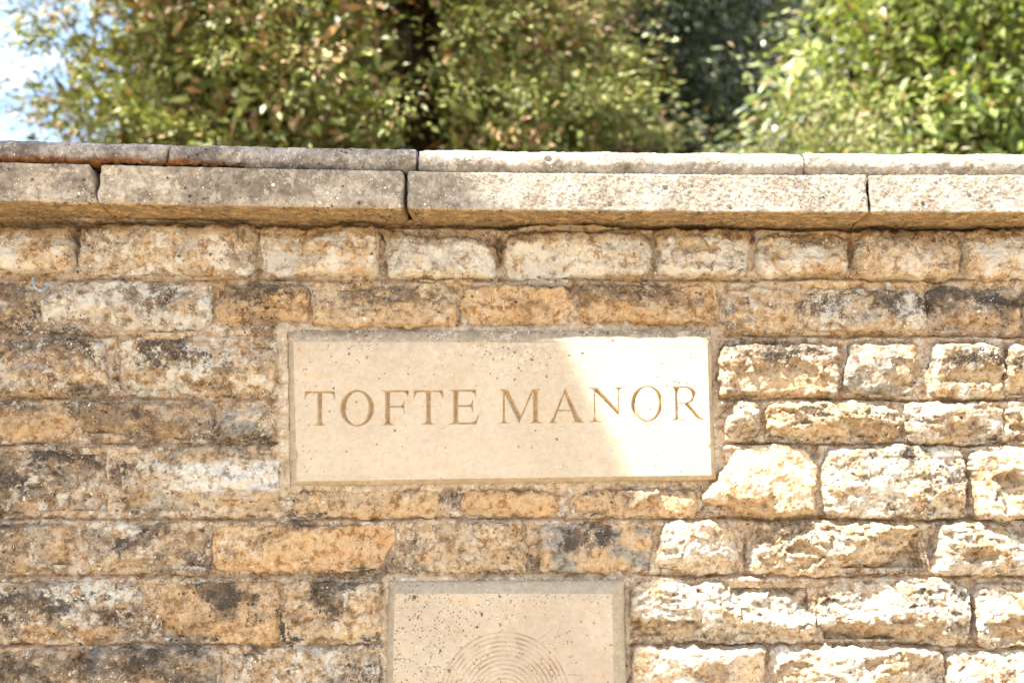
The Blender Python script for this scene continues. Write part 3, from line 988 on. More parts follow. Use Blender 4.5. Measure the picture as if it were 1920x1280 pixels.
# ------------------------------------------------------------------ the carved name plaque
def serif(x0, x1, y, s0, s1, up):
    """a bracketed serif: flat on line y from x0 to x1, running into the stem s0..s1; up = -1 above the line, 1 below it"""
    t = 2.2 * up
    q = 8.5 * up
    return [(x0, y), (x1, y), (x1 - 1, y + t * .6), (s1 + 3.2, y + t * 1.1), (s1 + 1, y + t * 1.9), (s1, y + q), (s0, y + q), (s0 - 1, y + t * 1.9), (s0 - 3.2, y + t * 1.1), (x0 + 1, y + t * .6)]


def ring(cx, cy, rx, ry, n=44, rot=0.0):
    return [(cx + rx * math.cos(a) * math.cos(rot) - ry * math.sin(a) * math.sin(rot), cy + rx * math.cos(a) * math.sin(rot) + ry * math.sin(a) * math.cos(rot))
            for a in (2 * math.pi * i / n for i in range(n))]


def L_T(xl, xr, top, s0, s1, base, b0, b1, drop):
    return [[(xl, top), (xr, top), (xr, top + 4.2), (xl, top + 4.2)],
            [(s0, top + 1), (s1, top + 1), (s1 - .3, base - 3), (s0 + .3, base - 3)],
            [(xl - .6, top), (xl + 11, top + 3.6), (xl + 5, top + 6), (xl + 2.2, top + 11), (xl + 1, drop), (xl - .6, drop)],
            [(xr + .6, top), (xr + .8, drop), (xr - .8, drop), (xr - 2.2, top + 11), (xr - 5, top + 6), (xr - 11, top + 3.6)],
            serif(b0, b1, base, s0, s1, -1)]


LETTERS = [
    ('T', L_T(571.5, 627.7, 732.7, 594.8, 604.6, 798, 585.5, 612, 750), []),
    ('O', [ring(669.8, 765, 32.3, 34.2)], [ring(669.8, 765.3, 21.2, 31.0, 44, 0.06)]),
    ('F', [[(721.8, 732), (731.8, 732), (731.8, 794), (721.8, 794)], serif(712.6, 740, 797, 722, 732, -1), serif(713.6, 735, 731.3, 722, 732, 1),
           [(728, 731.2), (767.3, 731), (767.3, 734.8), (728, 735.2)], [(767.6, 731), (766, 745), (763.8, 745), (762, 739), (757, 735)],
           [(730, 760), (750, 760), (755, 757.5), (757, 750.6), (759, 750.6), (758.8, 775.6), (757, 775.6), (756, 766.5), (752, 763.8), (730, 764.2)]], []),
    ('T', L_T(776, 830.6, 730.8, 798.2, 808.4, 796, 789.5, 816.5, 747), []),
    ('E', [[(849.4, 731), (859.6, 731), (859.6, 794), (849.4, 794)], serif(841.5, 862, 729.8, 849.4, 859.6, 1), serif(841, 866, 795.6, 849.4, 859.6, -1),
           [(856, 729.8), (893, 729.6), (893.2, 742.8), (891.4, 742.8), (889, 737.5), (883, 734), (856, 734)],
           [(858, 758.8), (877, 758.8), (883, 756.5), (885.6, 749.6), (887.4, 749.6), (887.4, 772), (885.6, 772), (884, 764.6), (880, 762.8), (858, 762.8)],
           [(856, 791.6), (884, 791), (891, 787.5), (896.4, 778), (898.3, 778), (894, 795.4), (856, 795.6)]], []),
    ('M', [[(942.4, 731), (946.9, 731), (947.2, 791), (942.4, 791)], serif(933.5, 957, 793.8, 942.4, 947, -1),
           [(933, 729.2), (952.3, 729.2), (977.5, 779), (974, 795), (943.6, 735), (938, 731.2)],
           [(973.4, 794), (975, 783), (997, 728.8), (1002, 728.8), (1002, 734), (999, 736)],
           [(998.6, 729), (1008.9, 729), (1009, 791), (999, 791)], [(997, 728.6), (1015.8, 728.3), (1010.4, 731.4), (1008.6, 736), (998.6, 736)],
           serif(990.8, 1017.4, 793.3, 999, 1009, -1)], []),
    ('A', [[(1058.6, 727), (1060.4, 727), (1060, 736), (1038.6, 791), (1033.6, 791)], [(1059.6, 726), (1091.4, 791), (1078.0, 791), (1056.6, 735)],
           serif(1028, 1046.6, 792.8, 1034.4, 1038.6, -1), serif(1071, 1096, 792.3, 1079.4, 1089.6, -1),
           [(1043, 767.2), (1074, 767.2), (1074, 770.8), (1042, 770.8)]], []),
    ('N', [[(1113.2, 728), (1116.6, 728), (1117.2, 789), (1113.6, 789)], serif(1105.7, 1128, 791, 1113.6, 1117.2, -1),
           [(1102.3, 726.5), (1120.6, 726.3), (1162, 772), (1161.2, 782.5), (1114.5, 734.5), (1110, 729.4)],
           [(1158.4, 727), (1161.9, 727), (1162.2, 781), (1159, 778)], serif(1148, 1170.7, 725.6, 1158.4, 1162, 1)], []),
    ('O', [ring(1213.7, 756.6, 30.8, 34.0)], [ring(1213.9, 756.6, 21.2, 31.0, 44, 0.05)]),
    ('R', [[(1264.8, 725), (1273, 725), (1274.4, 786), (1266.2, 786)], serif(1259.4, 1286, 788.3, 1266.2, 1274.4, -1), serif(1255.6, 1276, 724, 1264.8, 1273.2, 1),
           [(1283, 757), (1291.6, 756), (1313, 782), (1320.6, 785.8), (1320.4, 787.4), (1311, 787), (1304, 782.4)]],
     None),
]
# bowl of the R: a half ring, given as one polygon with its counter cut out
bowl_o = [(1270, 723.8)] + [(1283 + 23 * math.cos(a), 740.6 + 16.9 * math.sin(a)) for a in np.linspace(-math.pi / 2, math.pi / 2, 22)] + [(1271, 758)]
bowl_i = [(1273.2, 727.4)] + [(1283 + 14.4 * math.cos(a), 741.0 + 14.0 * math.sin(a)) for a in np.linspace(-math.pi / 2, math.pi / 2, 18)] + [(1273.9, 754.8)]

PY0, PY1 = -0.0455, -0.0230                 # face of the plaque: y at its left and right ends
PXL, PXR = xz(547, 770)[0], xz(1335, 770)[0]


def py_at(x):
    return PY0 + (PY1 - PY0) * (x - PXL) / (PXR - PXL)


def plq(px, py):
    """pixel -> (x, z) on the plaque's face"""
    x = 0.0
    for _ in range(4):
        p = at(px, py, y=py_at(x))
        x = p[0]
    return p[0], p[2]


def cdt_inside(polys):
    vs, fs = [], []
    for pl in polys:
        b0 = len(vs)
        vs += [Vector(p) for p in pl]
        fs.append(list(range(b0, b0 + len(pl))))
    v, e, f, _, _, _ = delaunay_2d_cdt(vs, [], fs, 0, 1e-7)
    cen = np.array([np.mean([(v[i][0], v[i][1]) for i in t], 0) for t in f])
    ins = np.zeros(len(f), dtype=bool)
    for pl in polys:
        ins |= poly_sdf(cen[:, 0], cen[:, 1], pl) > 0
    cnt = {}
    for t in (f[i] for i in np.where(ins)[0]):
        for i in range(len(t)):
            kk = tuple(sorted((t[i], t[(i + 1) % len(t)])))
            cnt[kk] = cnt.get(kk, 0) + 1
    used = [kk for kk, c in cnt.items() if c == 1]
    return [((v[a][0], v[a][1]), (v[b][0], v[b][1])) for a, b in used]


def seg_dist(P, segs):
    d = np.full(len(P), 1e9)
    ins = np.zeros(len(P), dtype=bool)
    for (ax, az), (bx, bz) in segs:
        ex, ez = bx - ax, bz - az
        t = np.clip(((P[:, 0] - ax) * ex + (P[:, 1] - az) * ez) / (ex * ex + ez * ez + 1e-15), 0, 1)
        d = np.minimum(d, np.hypot(P[:, 0] - ax - t * ex, P[:, 1] - az - t * ez))
        c = (az > P[:, 1]) != (bz > P[:, 1])
        if abs(ez) > 1e-12:
            ins ^= c & (P[:, 0] < ax + (P[:, 1] - az) * ex / ez)
    return d, ins


plaque = empty('name_plaque', ((PXL + PXR) / 2, -0.02, plq(940, 900)[1]), 'wide pale limestone plaque carved with a two word name in roman capitals', 'plaque')
PL = Vector(plaque.location)
ALL_SEGS = []
wob = np.random.default_rng(3)
for (ch, add, cut) in LETTERS:
    addw = [[plq(*p) for p in pl] for pl in add]
    if ch == 'R':
        segs = cdt_inside(addw)
        # add the bowl as strips so that the counter stays open
        strip = []
        no, ni = len(bowl_o), len(bowl_i)
        for j in range(no - 1):
            i0, i1 = round(j * (ni - 1) / (no - 1)), round((j + 1) * (ni - 1) / (no - 1))
            q = [bowl_o[j], bowl_o[j + 1], bowl_i[i1]] + ([bowl_i[i0]] if i1 != i0 else [])
            strip.append([plq(*p) for p in q])
        segs = cdt_inside(addw + strip)
    elif cut:
        o, i_ = [plq(*p) for p in add[0]], [plq(*p) for p in cut[0]]
        segs = [(o[j], o[(j + 1) % len(o)]) for j in range(len(o))] + [(i_[j], i_[(j + 1) % len(i_)]) for j in range(len(i_))]
    else:
        segs = cdt_inside(addw)
    ALL_SEGS.append(segs)
    pts = {}
    ed = []

    def idx(p, pts=pts):
        kk = (round(p[0], 7), round(p[1], 7))
        return pts.setdefault(kk, len(pts))
    for a, b_ in segs:
        ed.append((idx(a), idx(b_)))
    bd = np.array(list(pts.keys()))
    g = 0.0007
    gx, gz = np.meshgrid(np.arange(bd[:, 0].min(), bd[:, 0].max(), g), np.arange(bd[:, 1].min(), bd[:, 1].max(), g))
    G = np.stack([gx.ravel(), gz.ravel()], -1) + wob.uniform(-1e-4, 1e-4, (gx.size, 2))
    dd, ins = seg_dist(G, segs)
    G = G[ins & (dd > 0.00035)]
    v, e, f, _, _, _ = delaunay_2d_cdt([Vector(p) for p in bd] + [Vector(p) for p in G], ed, [], 0, 1e-8)
    VV = np.array([(p[0], p[1]) for p in v])
    FF = np.array([t for t in f if len(t) == 3])
    cen = VV[FF].mean(1)
    FF = FF[seg_dist(cen, segs)[1]]
    dep, _ = seg_dist(VV, segs)
    dep = np.minimum(dep * 2.0, 0.010)
    dep = dep + np.where(dep > 3e-4, 0.0003 * fbm(VV[:, 0] * 300, VV[:, 1] * 300, 2, 77), 0)
    P3 = np.stack([VV[:, 0], py_at(VV[:, 0]) + dep, VV[:, 1]], -1)
    # faces must look to -Y
    a_, b2, c_ = P3[FF[:, 0]], P3[FF[:, 1]], P3[FF[:, 2]]
    ny = np.cross(b2 - a_, c_ - a_)[:, 1]
    FF = np.where((ny > 0)[:, None], FF[:, ::-1], FF)
    P3, FF, _ = prune(P3, FF)
    m = sstep(-0.3, 0.4, fbm(P3[:, 0] * 40, P3[:, 2] * 40, 3, 79))[:, None]
    tint = np.array((0.45, 0.315, 0.165)) * (1 - m) + np.array((0.43, 0.32, 0.21)) * m
    o = mesh_np('carved_letter', P3 - np.array(PL), FF, M_STONE, plaque, (0, 0, 0), dict(tint=tint, lich=np.tile((0.35, 0.25, 0.4), (len(P3), 1))), smooth=False)
    o['label'] = 'carved capital ' + ch


def panel(name, parent, corners, face_y, holes, tint_f, lich_f, cham_in, cham_y, back_y, grid=0.009, extra_h=None):
    """a dressed slab: flat field with holes, a chamfered margin and sides that run back into the wall.
    corners = outer outline (x, z) TL TR BR BL; cham_in = width of the chamfer (left, top, right, bottom)"""
    P0 = np.array(parent.location)
    tl, tr, br, bl = [np.array(c) for c in corners]
    li, ti, ri, bi = cham_in
    inn = [tl + (li, -ti), tr + (-ri, -ti), br + (-ri, bi), bl + (li, bi)]
    poly = [tuple(p) for p in inn]
    pts, ed = {}, []

    def idx(p):
        return pts.setdefault((round(float(p[0]), 7), round(float(p[1]), 7)), len(pts))
    # outline subdivided
    outl = []
    for a in range(4):
        p, q = inn[a], inn[(a + 1) % 4]
        n = int(np.linalg.norm(q - p) / grid) + 1
        for j in range(n):
            outl.append(p + (q - p) * j / n)
    for j in range(len(outl)):
        ed.append((idx(outl[j]), idx(outl[(j + 1) % len(outl)])))
    for segs in holes:
        for a, b_ in segs:
            ed.append((idx(a), idx(b_)))
    bd = np.array(list(pts.keys()))
    gx, gz = np.meshgrid(np.arange(bd[:, 0].min(), bd[:, 0].max(), grid), np.arange(bd[:, 1].min(), bd[:, 1].max(), grid))
    G = np.stack([gx.ravel(), gz.ravel()], -1) + np.random.default_rng(4).uniform(-grid / 5, grid / 5, (gx.size, 2))
    osegs = [(poly[j], poly[(j + 1) % 4]) for j in range(4)]
    dd, ins = seg_dist(G, osegs)
    okp = ins & (dd > grid * 0.4)
    for segs in holes:
        d2, i2 = seg_dist(G, segs)
        okp &= ~i2 & (d2 > 0.001)
    G = G[okp]
    v, e, f, _, _, _ = delaunay_2d_cdt([Vector(p) for p in bd] + [Vector(p) for p in G], ed, [], 0, 1e-8)
    VV = np.array([(p[0], p[1]) for p in v])
    FF = np.array([t for t in f if len(t) == 3])
    cen = VV[FF].mean(1)
    ok = seg_dist(cen, osegs)[1]
    for segs in holes:
        ok &= ~seg_dist(cen, segs)[1]
    FF = FF[ok]
    P3 = np.stack([VV[:, 0], face_y(VV[:, 0]), VV[:, 1]], -1)
    if extra_h is not None:
        P3[:, 1] += extra_h(VV[:, 0], VV[:, 1])
    ny = np.cross(P3[FF[:, 1]] - P3[FF[:, 0]], P3[FF[:, 2]] - P3[FF[:, 0]])[:, 1]
    FF = np.where((ny > 0)[:, None], FF[:, ::-1], FF)
    P3, FF, _ = prune(P3, FF)
    o1 = mesh_np(name, P3 - P0, FF, M_STONE, parent, (0, 0, 0), dict(tint=tint_f(P3[:, 0], P3[:, 2]), lich=lich_f(P3[:, 0], P3[:, 2])), smooth=False)
    # chamfer and sides: rings of the same outline
    out4 = [tl, tr, br, bl]
    rings = [[], [], []]
    n_side = 40
    for a in range(4):
        for j in range(n_side):
            s = j / n_side
            pi_ = inn[a] + (inn[(a + 1) % 4] - inn[a]) * s
            po = out4[a] + (out4[(a + 1) % 4] - out4[a]) * s
            wv = 0.0012 * fbm(np.array([po[0] * 25]), np.array([po[1] * 25]), 2, 91)[0]
            rings[0].append((pi_[0], face_y(pi_[0]) + 0.00005, pi_[1]))
            rings[1].append((po[0] + wv, face_y(po[0]) + cham_y, po[1] + wv))
            rings[2].append((po[0] + wv, back_y, po[1] + wv))
    n = 4 * n_side
    V3 = np.array(rings[0] + rings[1] + rings[2])
    F3 = []
    for r_ in range(2):
        for j in range(n):
            F3.append((r_ * n + j, r_ * n + (j + 1) % n, (r_ + 1) * n + (j + 1) % n, (r_ + 1) * n + j))
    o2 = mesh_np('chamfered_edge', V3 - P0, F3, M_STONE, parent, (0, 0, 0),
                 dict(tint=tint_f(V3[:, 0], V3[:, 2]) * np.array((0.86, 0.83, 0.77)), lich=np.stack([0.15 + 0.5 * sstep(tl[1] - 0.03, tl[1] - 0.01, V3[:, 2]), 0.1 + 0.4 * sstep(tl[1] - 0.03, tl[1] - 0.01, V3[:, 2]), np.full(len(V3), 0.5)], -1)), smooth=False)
    return o1, o2


p_tl, p_tr, p_br, p_bl = plq(538, 617), plq(1334, 620), plq(1343, 899), plq(543, 911)


def p_tint(x, z):
    m = sstep(-0.4, 0.4, fbm(x * 8, z * 8, 3, 601))[:, None]
    t = np.array((0.405, 0.335, 0.252)) * (1 - m) + np.array((0.43, 0.36, 0.277)) * m
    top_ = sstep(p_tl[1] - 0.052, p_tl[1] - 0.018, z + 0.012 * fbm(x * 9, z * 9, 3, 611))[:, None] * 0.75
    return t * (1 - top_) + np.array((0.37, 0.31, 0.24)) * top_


def p_lich(x, z):
    top_ = sstep(p_tl[1] - 0.13, p_tl[1] - 0.01, z + 0.03 * fbm(x * 6, z * 6, 3, 621))
    mid = np.exp(-((x - plq(920, 700)[0]) / 0.16) ** 2)
    leftc = sstep(plq(860, 700)[0], plq(560, 700)[0], x)
    dk = 0.07 + top_ * (0.5 * mid + 0.32 * leftc) + 0.14 * leftc
    gx_, gz_ = plq(920, 778)                    # the gap between the two words is clean
    dk = dk * (1 - np.exp(-((x - gx_) / 0.022) ** 2 - ((z - gz_) / 0.03) ** 2))
    return np.stack([np.clip(dk, 0, 0.62), 0.03 + 0.22 * top_ * mid, 0.24 + 0.10 * top_], -1)


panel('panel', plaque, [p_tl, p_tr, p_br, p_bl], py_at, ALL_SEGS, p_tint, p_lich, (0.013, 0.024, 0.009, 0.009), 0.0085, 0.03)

# ------------------------------------------------------------------ the carved emblem stone below
EY = -0.041


def epx(px, py):
    p = at(px, py, y=EY)
    return p[0], p[2]


e_tl, e_tr, e_br, e_bl = epx(726, 1090), epx(1172, 1090), epx(1178, 1530), epx(722, 1530)
emblem = empty('emblem_stone', (epx(947, 1300)[0], -0.02, e_bl[1]), 'square pale stone tablet incised with a faint ringed star below the plaque', 'stone tablet')
ec = epx(946, 1310)
mmpp = (epx(1046, 1310)[0] - ec[0]) / 100.0


def z2(zx, zy):
    return epx(720 + zx * 0.2396, 1080 + zy * 0.2396)


E_LINES = []
tips = [((950, 295), (868, 500), (1040, 500)), ((470, 310), (700, 520), (610, 640)), ((1390, 350), (1200, 510), (1300, 590)), ((290, 770), (620, 770), (560, 960)), ((1600, 770), (1270, 770), (1330, 960))]
for tip, a, b_ in tips:
    for q in (a, b_):
        q2 = (q[0] + (q[0] - tip[0]) * 0.8, q[1] + (q[1] - tip[1]) * 0.8)
        E_LINES.append((z2(*tip), z2(*q2)))
    # mirror image below the centre
    for q in (a, b_):
        q2 = (q[0] + (q[0] - tip[0]) * 0.8, q[1] + (q[1] - tip[1]) * 0.8)
        m_ = lambda p: (p[0], 2 * 961 - p[1])
        E_LINES.append((z2(*m_(tip)), z2(*m_(q2))))
E_RINGS = [(506 - 35 * i) * 0.2396 * mmpp for i in range(12)]


def e_groove(x, z):
    r = np.hypot(x - ec[0], z - ec[1])
    d = np.full(x.shape, 9.0)
    for rr_ in E_RINGS:
        d = np.minimum(d, np.abs(r - rr_))
    fade = 0.55 + 0.6 * fbm(x * 30, z * 30, 2, 711)                 # the lines are worn, here and there nearly gone
    g = 0.0024 * np.clip(1 - d / 0.0019, 0, 1)
    d[:] = 9.0
    for (ax, az), (bx, bz) in E_LINES:
        ex, ez = bx - ax, bz - az
        t = np.clip(((x - ax) * ex + (z - az) * ez) / (ex * ex + ez * ez), 0, 1)
        d = np.minimum(d, np.hypot(x - ax - t * ex, z - az - t * ez))
    return np.maximum(g, 0.0011 * np.clip(1 - d / 0.0013, 0, 1)) * fade.clip(0.15, 1)


def e_tint(x, z):
    m = sstep(-0.4, 0.4, fbm(x * 8, z * 8, 3, 701))[:, None]
    t = np.array((0.37, 0.305, 0.232)) * (1 - m) + np.array((0.40, 0.335, 0.258)) * m
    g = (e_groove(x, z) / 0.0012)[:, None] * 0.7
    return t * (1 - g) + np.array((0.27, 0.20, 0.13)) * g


def e_lich(x, z):
    leftc = sstep(epx(930, 1200)[0], epx(740, 1200)[0], x + 0.03 * fbm(x * 9, z * 9, 2, 721))
    topc = sstep(epx(900, 1180)[1], epx(900, 1100)[1], z)
    return np.stack([np.clip(0.32 + 0.68 * leftc + 0.4 * topc, 0, 1.0), 0.04 + 0 * x, 0.24 + 0 * x], -1)


# the field as a fine grid, fine enough to cut the lines into it
P0 = np.array(emblem.location)
li, ti, ri, bi = 0.014, 0.021, 0.024, 0.02
fx0, fx1, fz0, fz1 = e_tl[0] + li, e_tr[0] - ri, e_bl[1] + bi, e_tl[1] - ti
zs_f = fz1 - 0.215
xs = np.arange(fx0, fx1, 0.0012)
xs = np.append(xs, fx1)
zs = np.concatenate([np.linspace(fz0, zs_f, 60)[:-1], np.linspace(zs_f, fz1, 184)])
Xe, Ze = np.meshgrid(xs, zs)
Ye = EY + e_groove(Xe, Ze)
Vf = np.stack([Xe, Ye, Ze], -1).reshape(-1, 3)
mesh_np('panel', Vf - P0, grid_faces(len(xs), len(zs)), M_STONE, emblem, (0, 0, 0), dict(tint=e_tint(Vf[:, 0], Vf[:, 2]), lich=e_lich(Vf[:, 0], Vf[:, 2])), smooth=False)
inn = [(fx0, fz1), (fx1, fz1), (fx1, fz0), (fx0, fz0)]
outc = [e_tl, e_tr, (e_tr[0], e_bl[1]), (e_tl[0], e_bl[1])]
rings = [[], [], [], []]
ns = 48
for a in range(4):
    for j in range(ns):
        s = j / ns
        lerp = lambda P: (P[a][0] + (P[(a + 1) % 4][0] - P[a][0]) * s, P[a][1] + (P[(a + 1) % 4][1] - P[a][1]) * s)
        pi_, po = lerp(inn), lerp(outc)
        wv = 0.0015 * fbm(np.array([po[0] * 25]), np.array([po[1] * 25]), 2, 95)[0]
        rings[0].append((pi_[0], EY + 0.00005, pi_[1]))
        rings[1].append((0.75 * po[0] + 0.25 * pi_[0], EY + 0.011 + wv, 0.75 * po[1] + 0.25 * pi_[1]))
        rings[2].append((po[0] + wv, EY + 0.0175, po[1] + wv))
        rings[3].append((po[0] + wv, 0.03, po[1] + wv))
n = 4 * ns
V3 = np.array(sum(rings, []))
F3 = [(r_ * n + j, r_ * n + (j + 1) % n, (r_ + 1) * n + (j + 1) % n, (r_ + 1) * n + j) for r_ in range(3) for j in range(n)]
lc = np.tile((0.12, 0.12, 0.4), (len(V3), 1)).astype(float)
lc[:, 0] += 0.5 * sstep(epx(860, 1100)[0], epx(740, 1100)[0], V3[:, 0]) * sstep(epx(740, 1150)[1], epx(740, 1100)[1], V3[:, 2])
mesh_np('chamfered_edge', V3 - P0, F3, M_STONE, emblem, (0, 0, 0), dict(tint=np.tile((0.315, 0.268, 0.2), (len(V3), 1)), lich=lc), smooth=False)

# ------------------------------------------------------------------ small bent metal hook in the upper left joint
def tube(pts, radii, sides=8):
    pts = [Vector(p) for p in pts]
    V, F = [], []
    up = Vector((0.31, 0.2, 0.93))
    for i, p in enumerate(pts):
        t = (pts[min(i + 1, len(pts) - 1)] - pts[max(i - 1, 0)]).normalized()
        a = t.cross(up)
        if a.length < 1e-3:
            a = t.cross(Vector((1, 0, 0)))
        a.normalize()
        b_ = t.cross(a)
        for k in range(sides):
            an = 2 * math.pi * k / sides
            V.append(p + (a * math.cos(an) + b_ * math.sin(an)) * radii[i])
        if i:
            for k in range(sides):
                F.append(((i - 1) * sides + k, (i - 1) * sides + (k + 1) % sides, i * sides + (k + 1) % sides, i * sides + k))
    c0, c1 = len(V), len(V) + 1
    V += [pts[0], pts[-1]]
    e = (len(pts) - 1) * sides
    for k in range(sides):
        F.append((c0, (k + 1) % sides, k, k))
        F.append((c1, e + k, e + (k + 1) % sides, e + (k + 1) % sides))
    tri = []
    for f in F:
        tri.append(f[:3])
        if len(set(f)) == 4:
            tri.append((f[0], f[2], f[3]))
    return np.array([tuple(v) for v in V]), np.array(tri)


hk = [at(66, 519, 0.004), at(62, 522, 0.016), at(62, 530, 0.020), at(66, 539, 0.022), at(74, 545, 0.022), at(82, 544, 0.020), at(90, 538, 0.012), at(97, 536, -0.004)]
hp = [Vector(p) for p in hk]
dense = []
for i in range(len(hp) - 1):
    for j in range(4):
        dense.append(hp[i].lerp(hp[i + 1], j / 4))
dense.append(hp[-1])
V, F = tube(dense, [0.0024 if i < 16 else 0.0034 for i in range(len(dense))], 10)
ho = mesh_np('wall_hook', V, F, M_METAL, None, tuple(hp[0]))
ho['label'] = 'small bent grey metal hook stuck in the joint at upper left'
ho['category'] = 'hook'

# ------------------------------------------------------------------ trees and shrubs
def frames(d, roll):
    """orthonormal frames whose first axis is d (n,3)"""
    d = d / np.linalg.norm(d, axis=1, keepdims=True)
    ref = np.where(np.abs(d[:, 2:3]) < 0.9, np.array([[0, 0, 1.0]]), np.array([[1.0, 0, 0]]))
    a = np.cross(ref, d)
    a /= np.linalg.norm(a, axis=1, keepdims=True)
    b_ = np.cross(d, a)
    c, s = np.cos(roll)[:, None], np.sin(roll)[:, None]
    return d, a * c + b_ * s, -a * s + b_ * c


def frames_n(d, nrm):
    """frames whose first axis is d and whose third leans towards nrm"""
    d = d / np.linalg.norm(d, axis=1, keepdims=True)
    b_ = nrm - (nrm * d).sum(1, keepdims=True) * d
    b_ /= np.linalg.norm(b_, axis=1, keepdims=True) + 1e-9
    return d, np.cross(b_, d), b_


def scatter(tv, tf, pos, dirs, roll, scale, nrm=None):
    """copies of a template (tv along +x) merged into arrays"""
    d, a, b_ = frames(dirs, roll) if nrm is None else frames_n(dirs, nrm)
    n, m = len(pos), len(tv)
    V = pos[:, None, :] + scale[:, None, None] * (tv[None, :, 0:1] * d[:, None, :] + tv[None, :, 1:2] * a[:, None, :] + tv[None, :, 2:3] * b_[:, None, :])
    F = tf[None] + (np.arange(n) * m)[:, None, None]
    return V.reshape(-1, 3), F.reshape(-1, tf.shape[1]), m


def spray_template(needles=5, length=0.10, nl=0.026, nw=0.009):
    v, f = [], []
    r = random.Random(2)
    for i in range(needles):
        x = length * (i + 0.5) / needles
        L = nl * (1 - 0.45 * i / needles)
        for s in (1, -1):
            b0 = len(v)
            y, z = s * L, r.uniform(-0.006, 0.008)
            v += [(x - nw / 2, 0, 0), (x + nw / 2, 0, 0), (x + nw * .8 + L * .45, y, z), (x + nw * .1 + L * .45, y * .96, z)]
            f.append((b0, b0 + 1, b0 + 2, b0 + 3))
    b0 = len(v)
    v += [(0, -0.002, 0), (length, -0.0012, 0), (length, 0.0012, 0), (0, 0.002, 0)]
    f.append((b0, b0 + 1, b0 + 2, b0 + 3))
    return np.array(v, float), np.array(f)


def leaf_template(L=1.0, w=0.3, fold=0.12, droop=0.12):
    xs_ = [0, 0.3, 0.68, 1.0]
    ws = [0.02, 0.92, 0.82, 0.0]
    v, f = [], []
    for x, q in zip(xs_, ws):
        z = -droop * x * x
        v += [(x * L, -w * q / 2 * L, z * L + fold * q * w * L), (x * L, 0, z * L), (x * L, w * q / 2 * L, z * L + fold * q * w * L)]
    for i in range(3):
        b0 = i * 3
        f += [(b0, b0 + 3, b0 + 4, b0 + 1), (b0 + 1, b0 + 4, b0 + 5, b0 + 2)]
    return np.array(v, float), np.array(f)


def quad_leaf(w=0.42):
    return np.array([(0, 0, 0), (0.45, -w / 2, 0.05), (1, 0, -0.05), (0.45, w / 2, 0.05)], float), np.array([(0, 1, 2, 3)])


def colours(n, m, cols, weights, jit, r):
    c = np.asarray(cols)[r.choice(len(cols), n, p=np.asarray(weights) / sum(weights))]
    c = c * np.exp(r.normal(0, jit, (n, 1)))
    return np.repeat(c, m, 0)


def limbs(base, topz, r0, spread, n, seed, lean=(0, 0)):
    """trunk with limbs, one mesh"""
    r = random.Random(seed)
    b = Vector(base)
    tp = [b + Vector((lean[0] * q + 0.10 * math.sin(q * 5 + seed), lean[1] * q + 0.08 * math.cos(q * 4 + seed), (topz - base[2]) * q)) for q in np.linspace(0, 1, 14)]
    rad = [r0 * (1.25 - q * 1.12) if q > 0.06 else r0 * 1.5 for q in np.linspace(0, 1, 14)]
    VV, FF = tube(tp, rad, 10)
    ends = []
    for i in range(n):
        q = r.uniform(0.22, 0.95)
        j = int(q * 13)
        p0 = tp[j]
        an = r.uniform(0, 2 * math.pi)
        Lh = spread * (1.1 - 0.65 * q) * r.uniform(0.7, 1.1)
        pts, rads = [p0], [rad[j] * 0.55]
        d = Vector((math.cos(an), math.sin(an), r.uniform(0.2, 0.7)))
        for k in range(1, 7):
            d = (d + Vector((r.uniform(-.25, .25), r.uniform(-.25, .25), r.uniform(-.22, .12)))).normalized()
            pts.append(pts[-1] + d * Lh / 6)
            rads.append(rad[j] * 0.55 * (1 - k / 7.2))
        ends += pts[2:]
        v, f = tube(pts, rads, 6)
        FF = np.vstack([FF, f + len(VV)])
        VV = np.vstack([VV, v])
    return VV, FF, ends


def lumps(u, seed):
    """uneven crown: big masses of foliage with hollows between them"""
    g = np.random.default_rng(seed)
    q = np.zeros(len(u))
    for f, a in ((2.6, 0.10), (4.6, 0.12), (7.5, 0.09), (11.0, 0.05)):
        for _ in range(3):
            w = g.normal(size=3)
            w /= np.linalg.norm(w)
            q += a * np.sin(f * (u @ w) * 1.6 + g.uniform(0, 6.28)) / 1.6
    return (1 + q)[:, None]


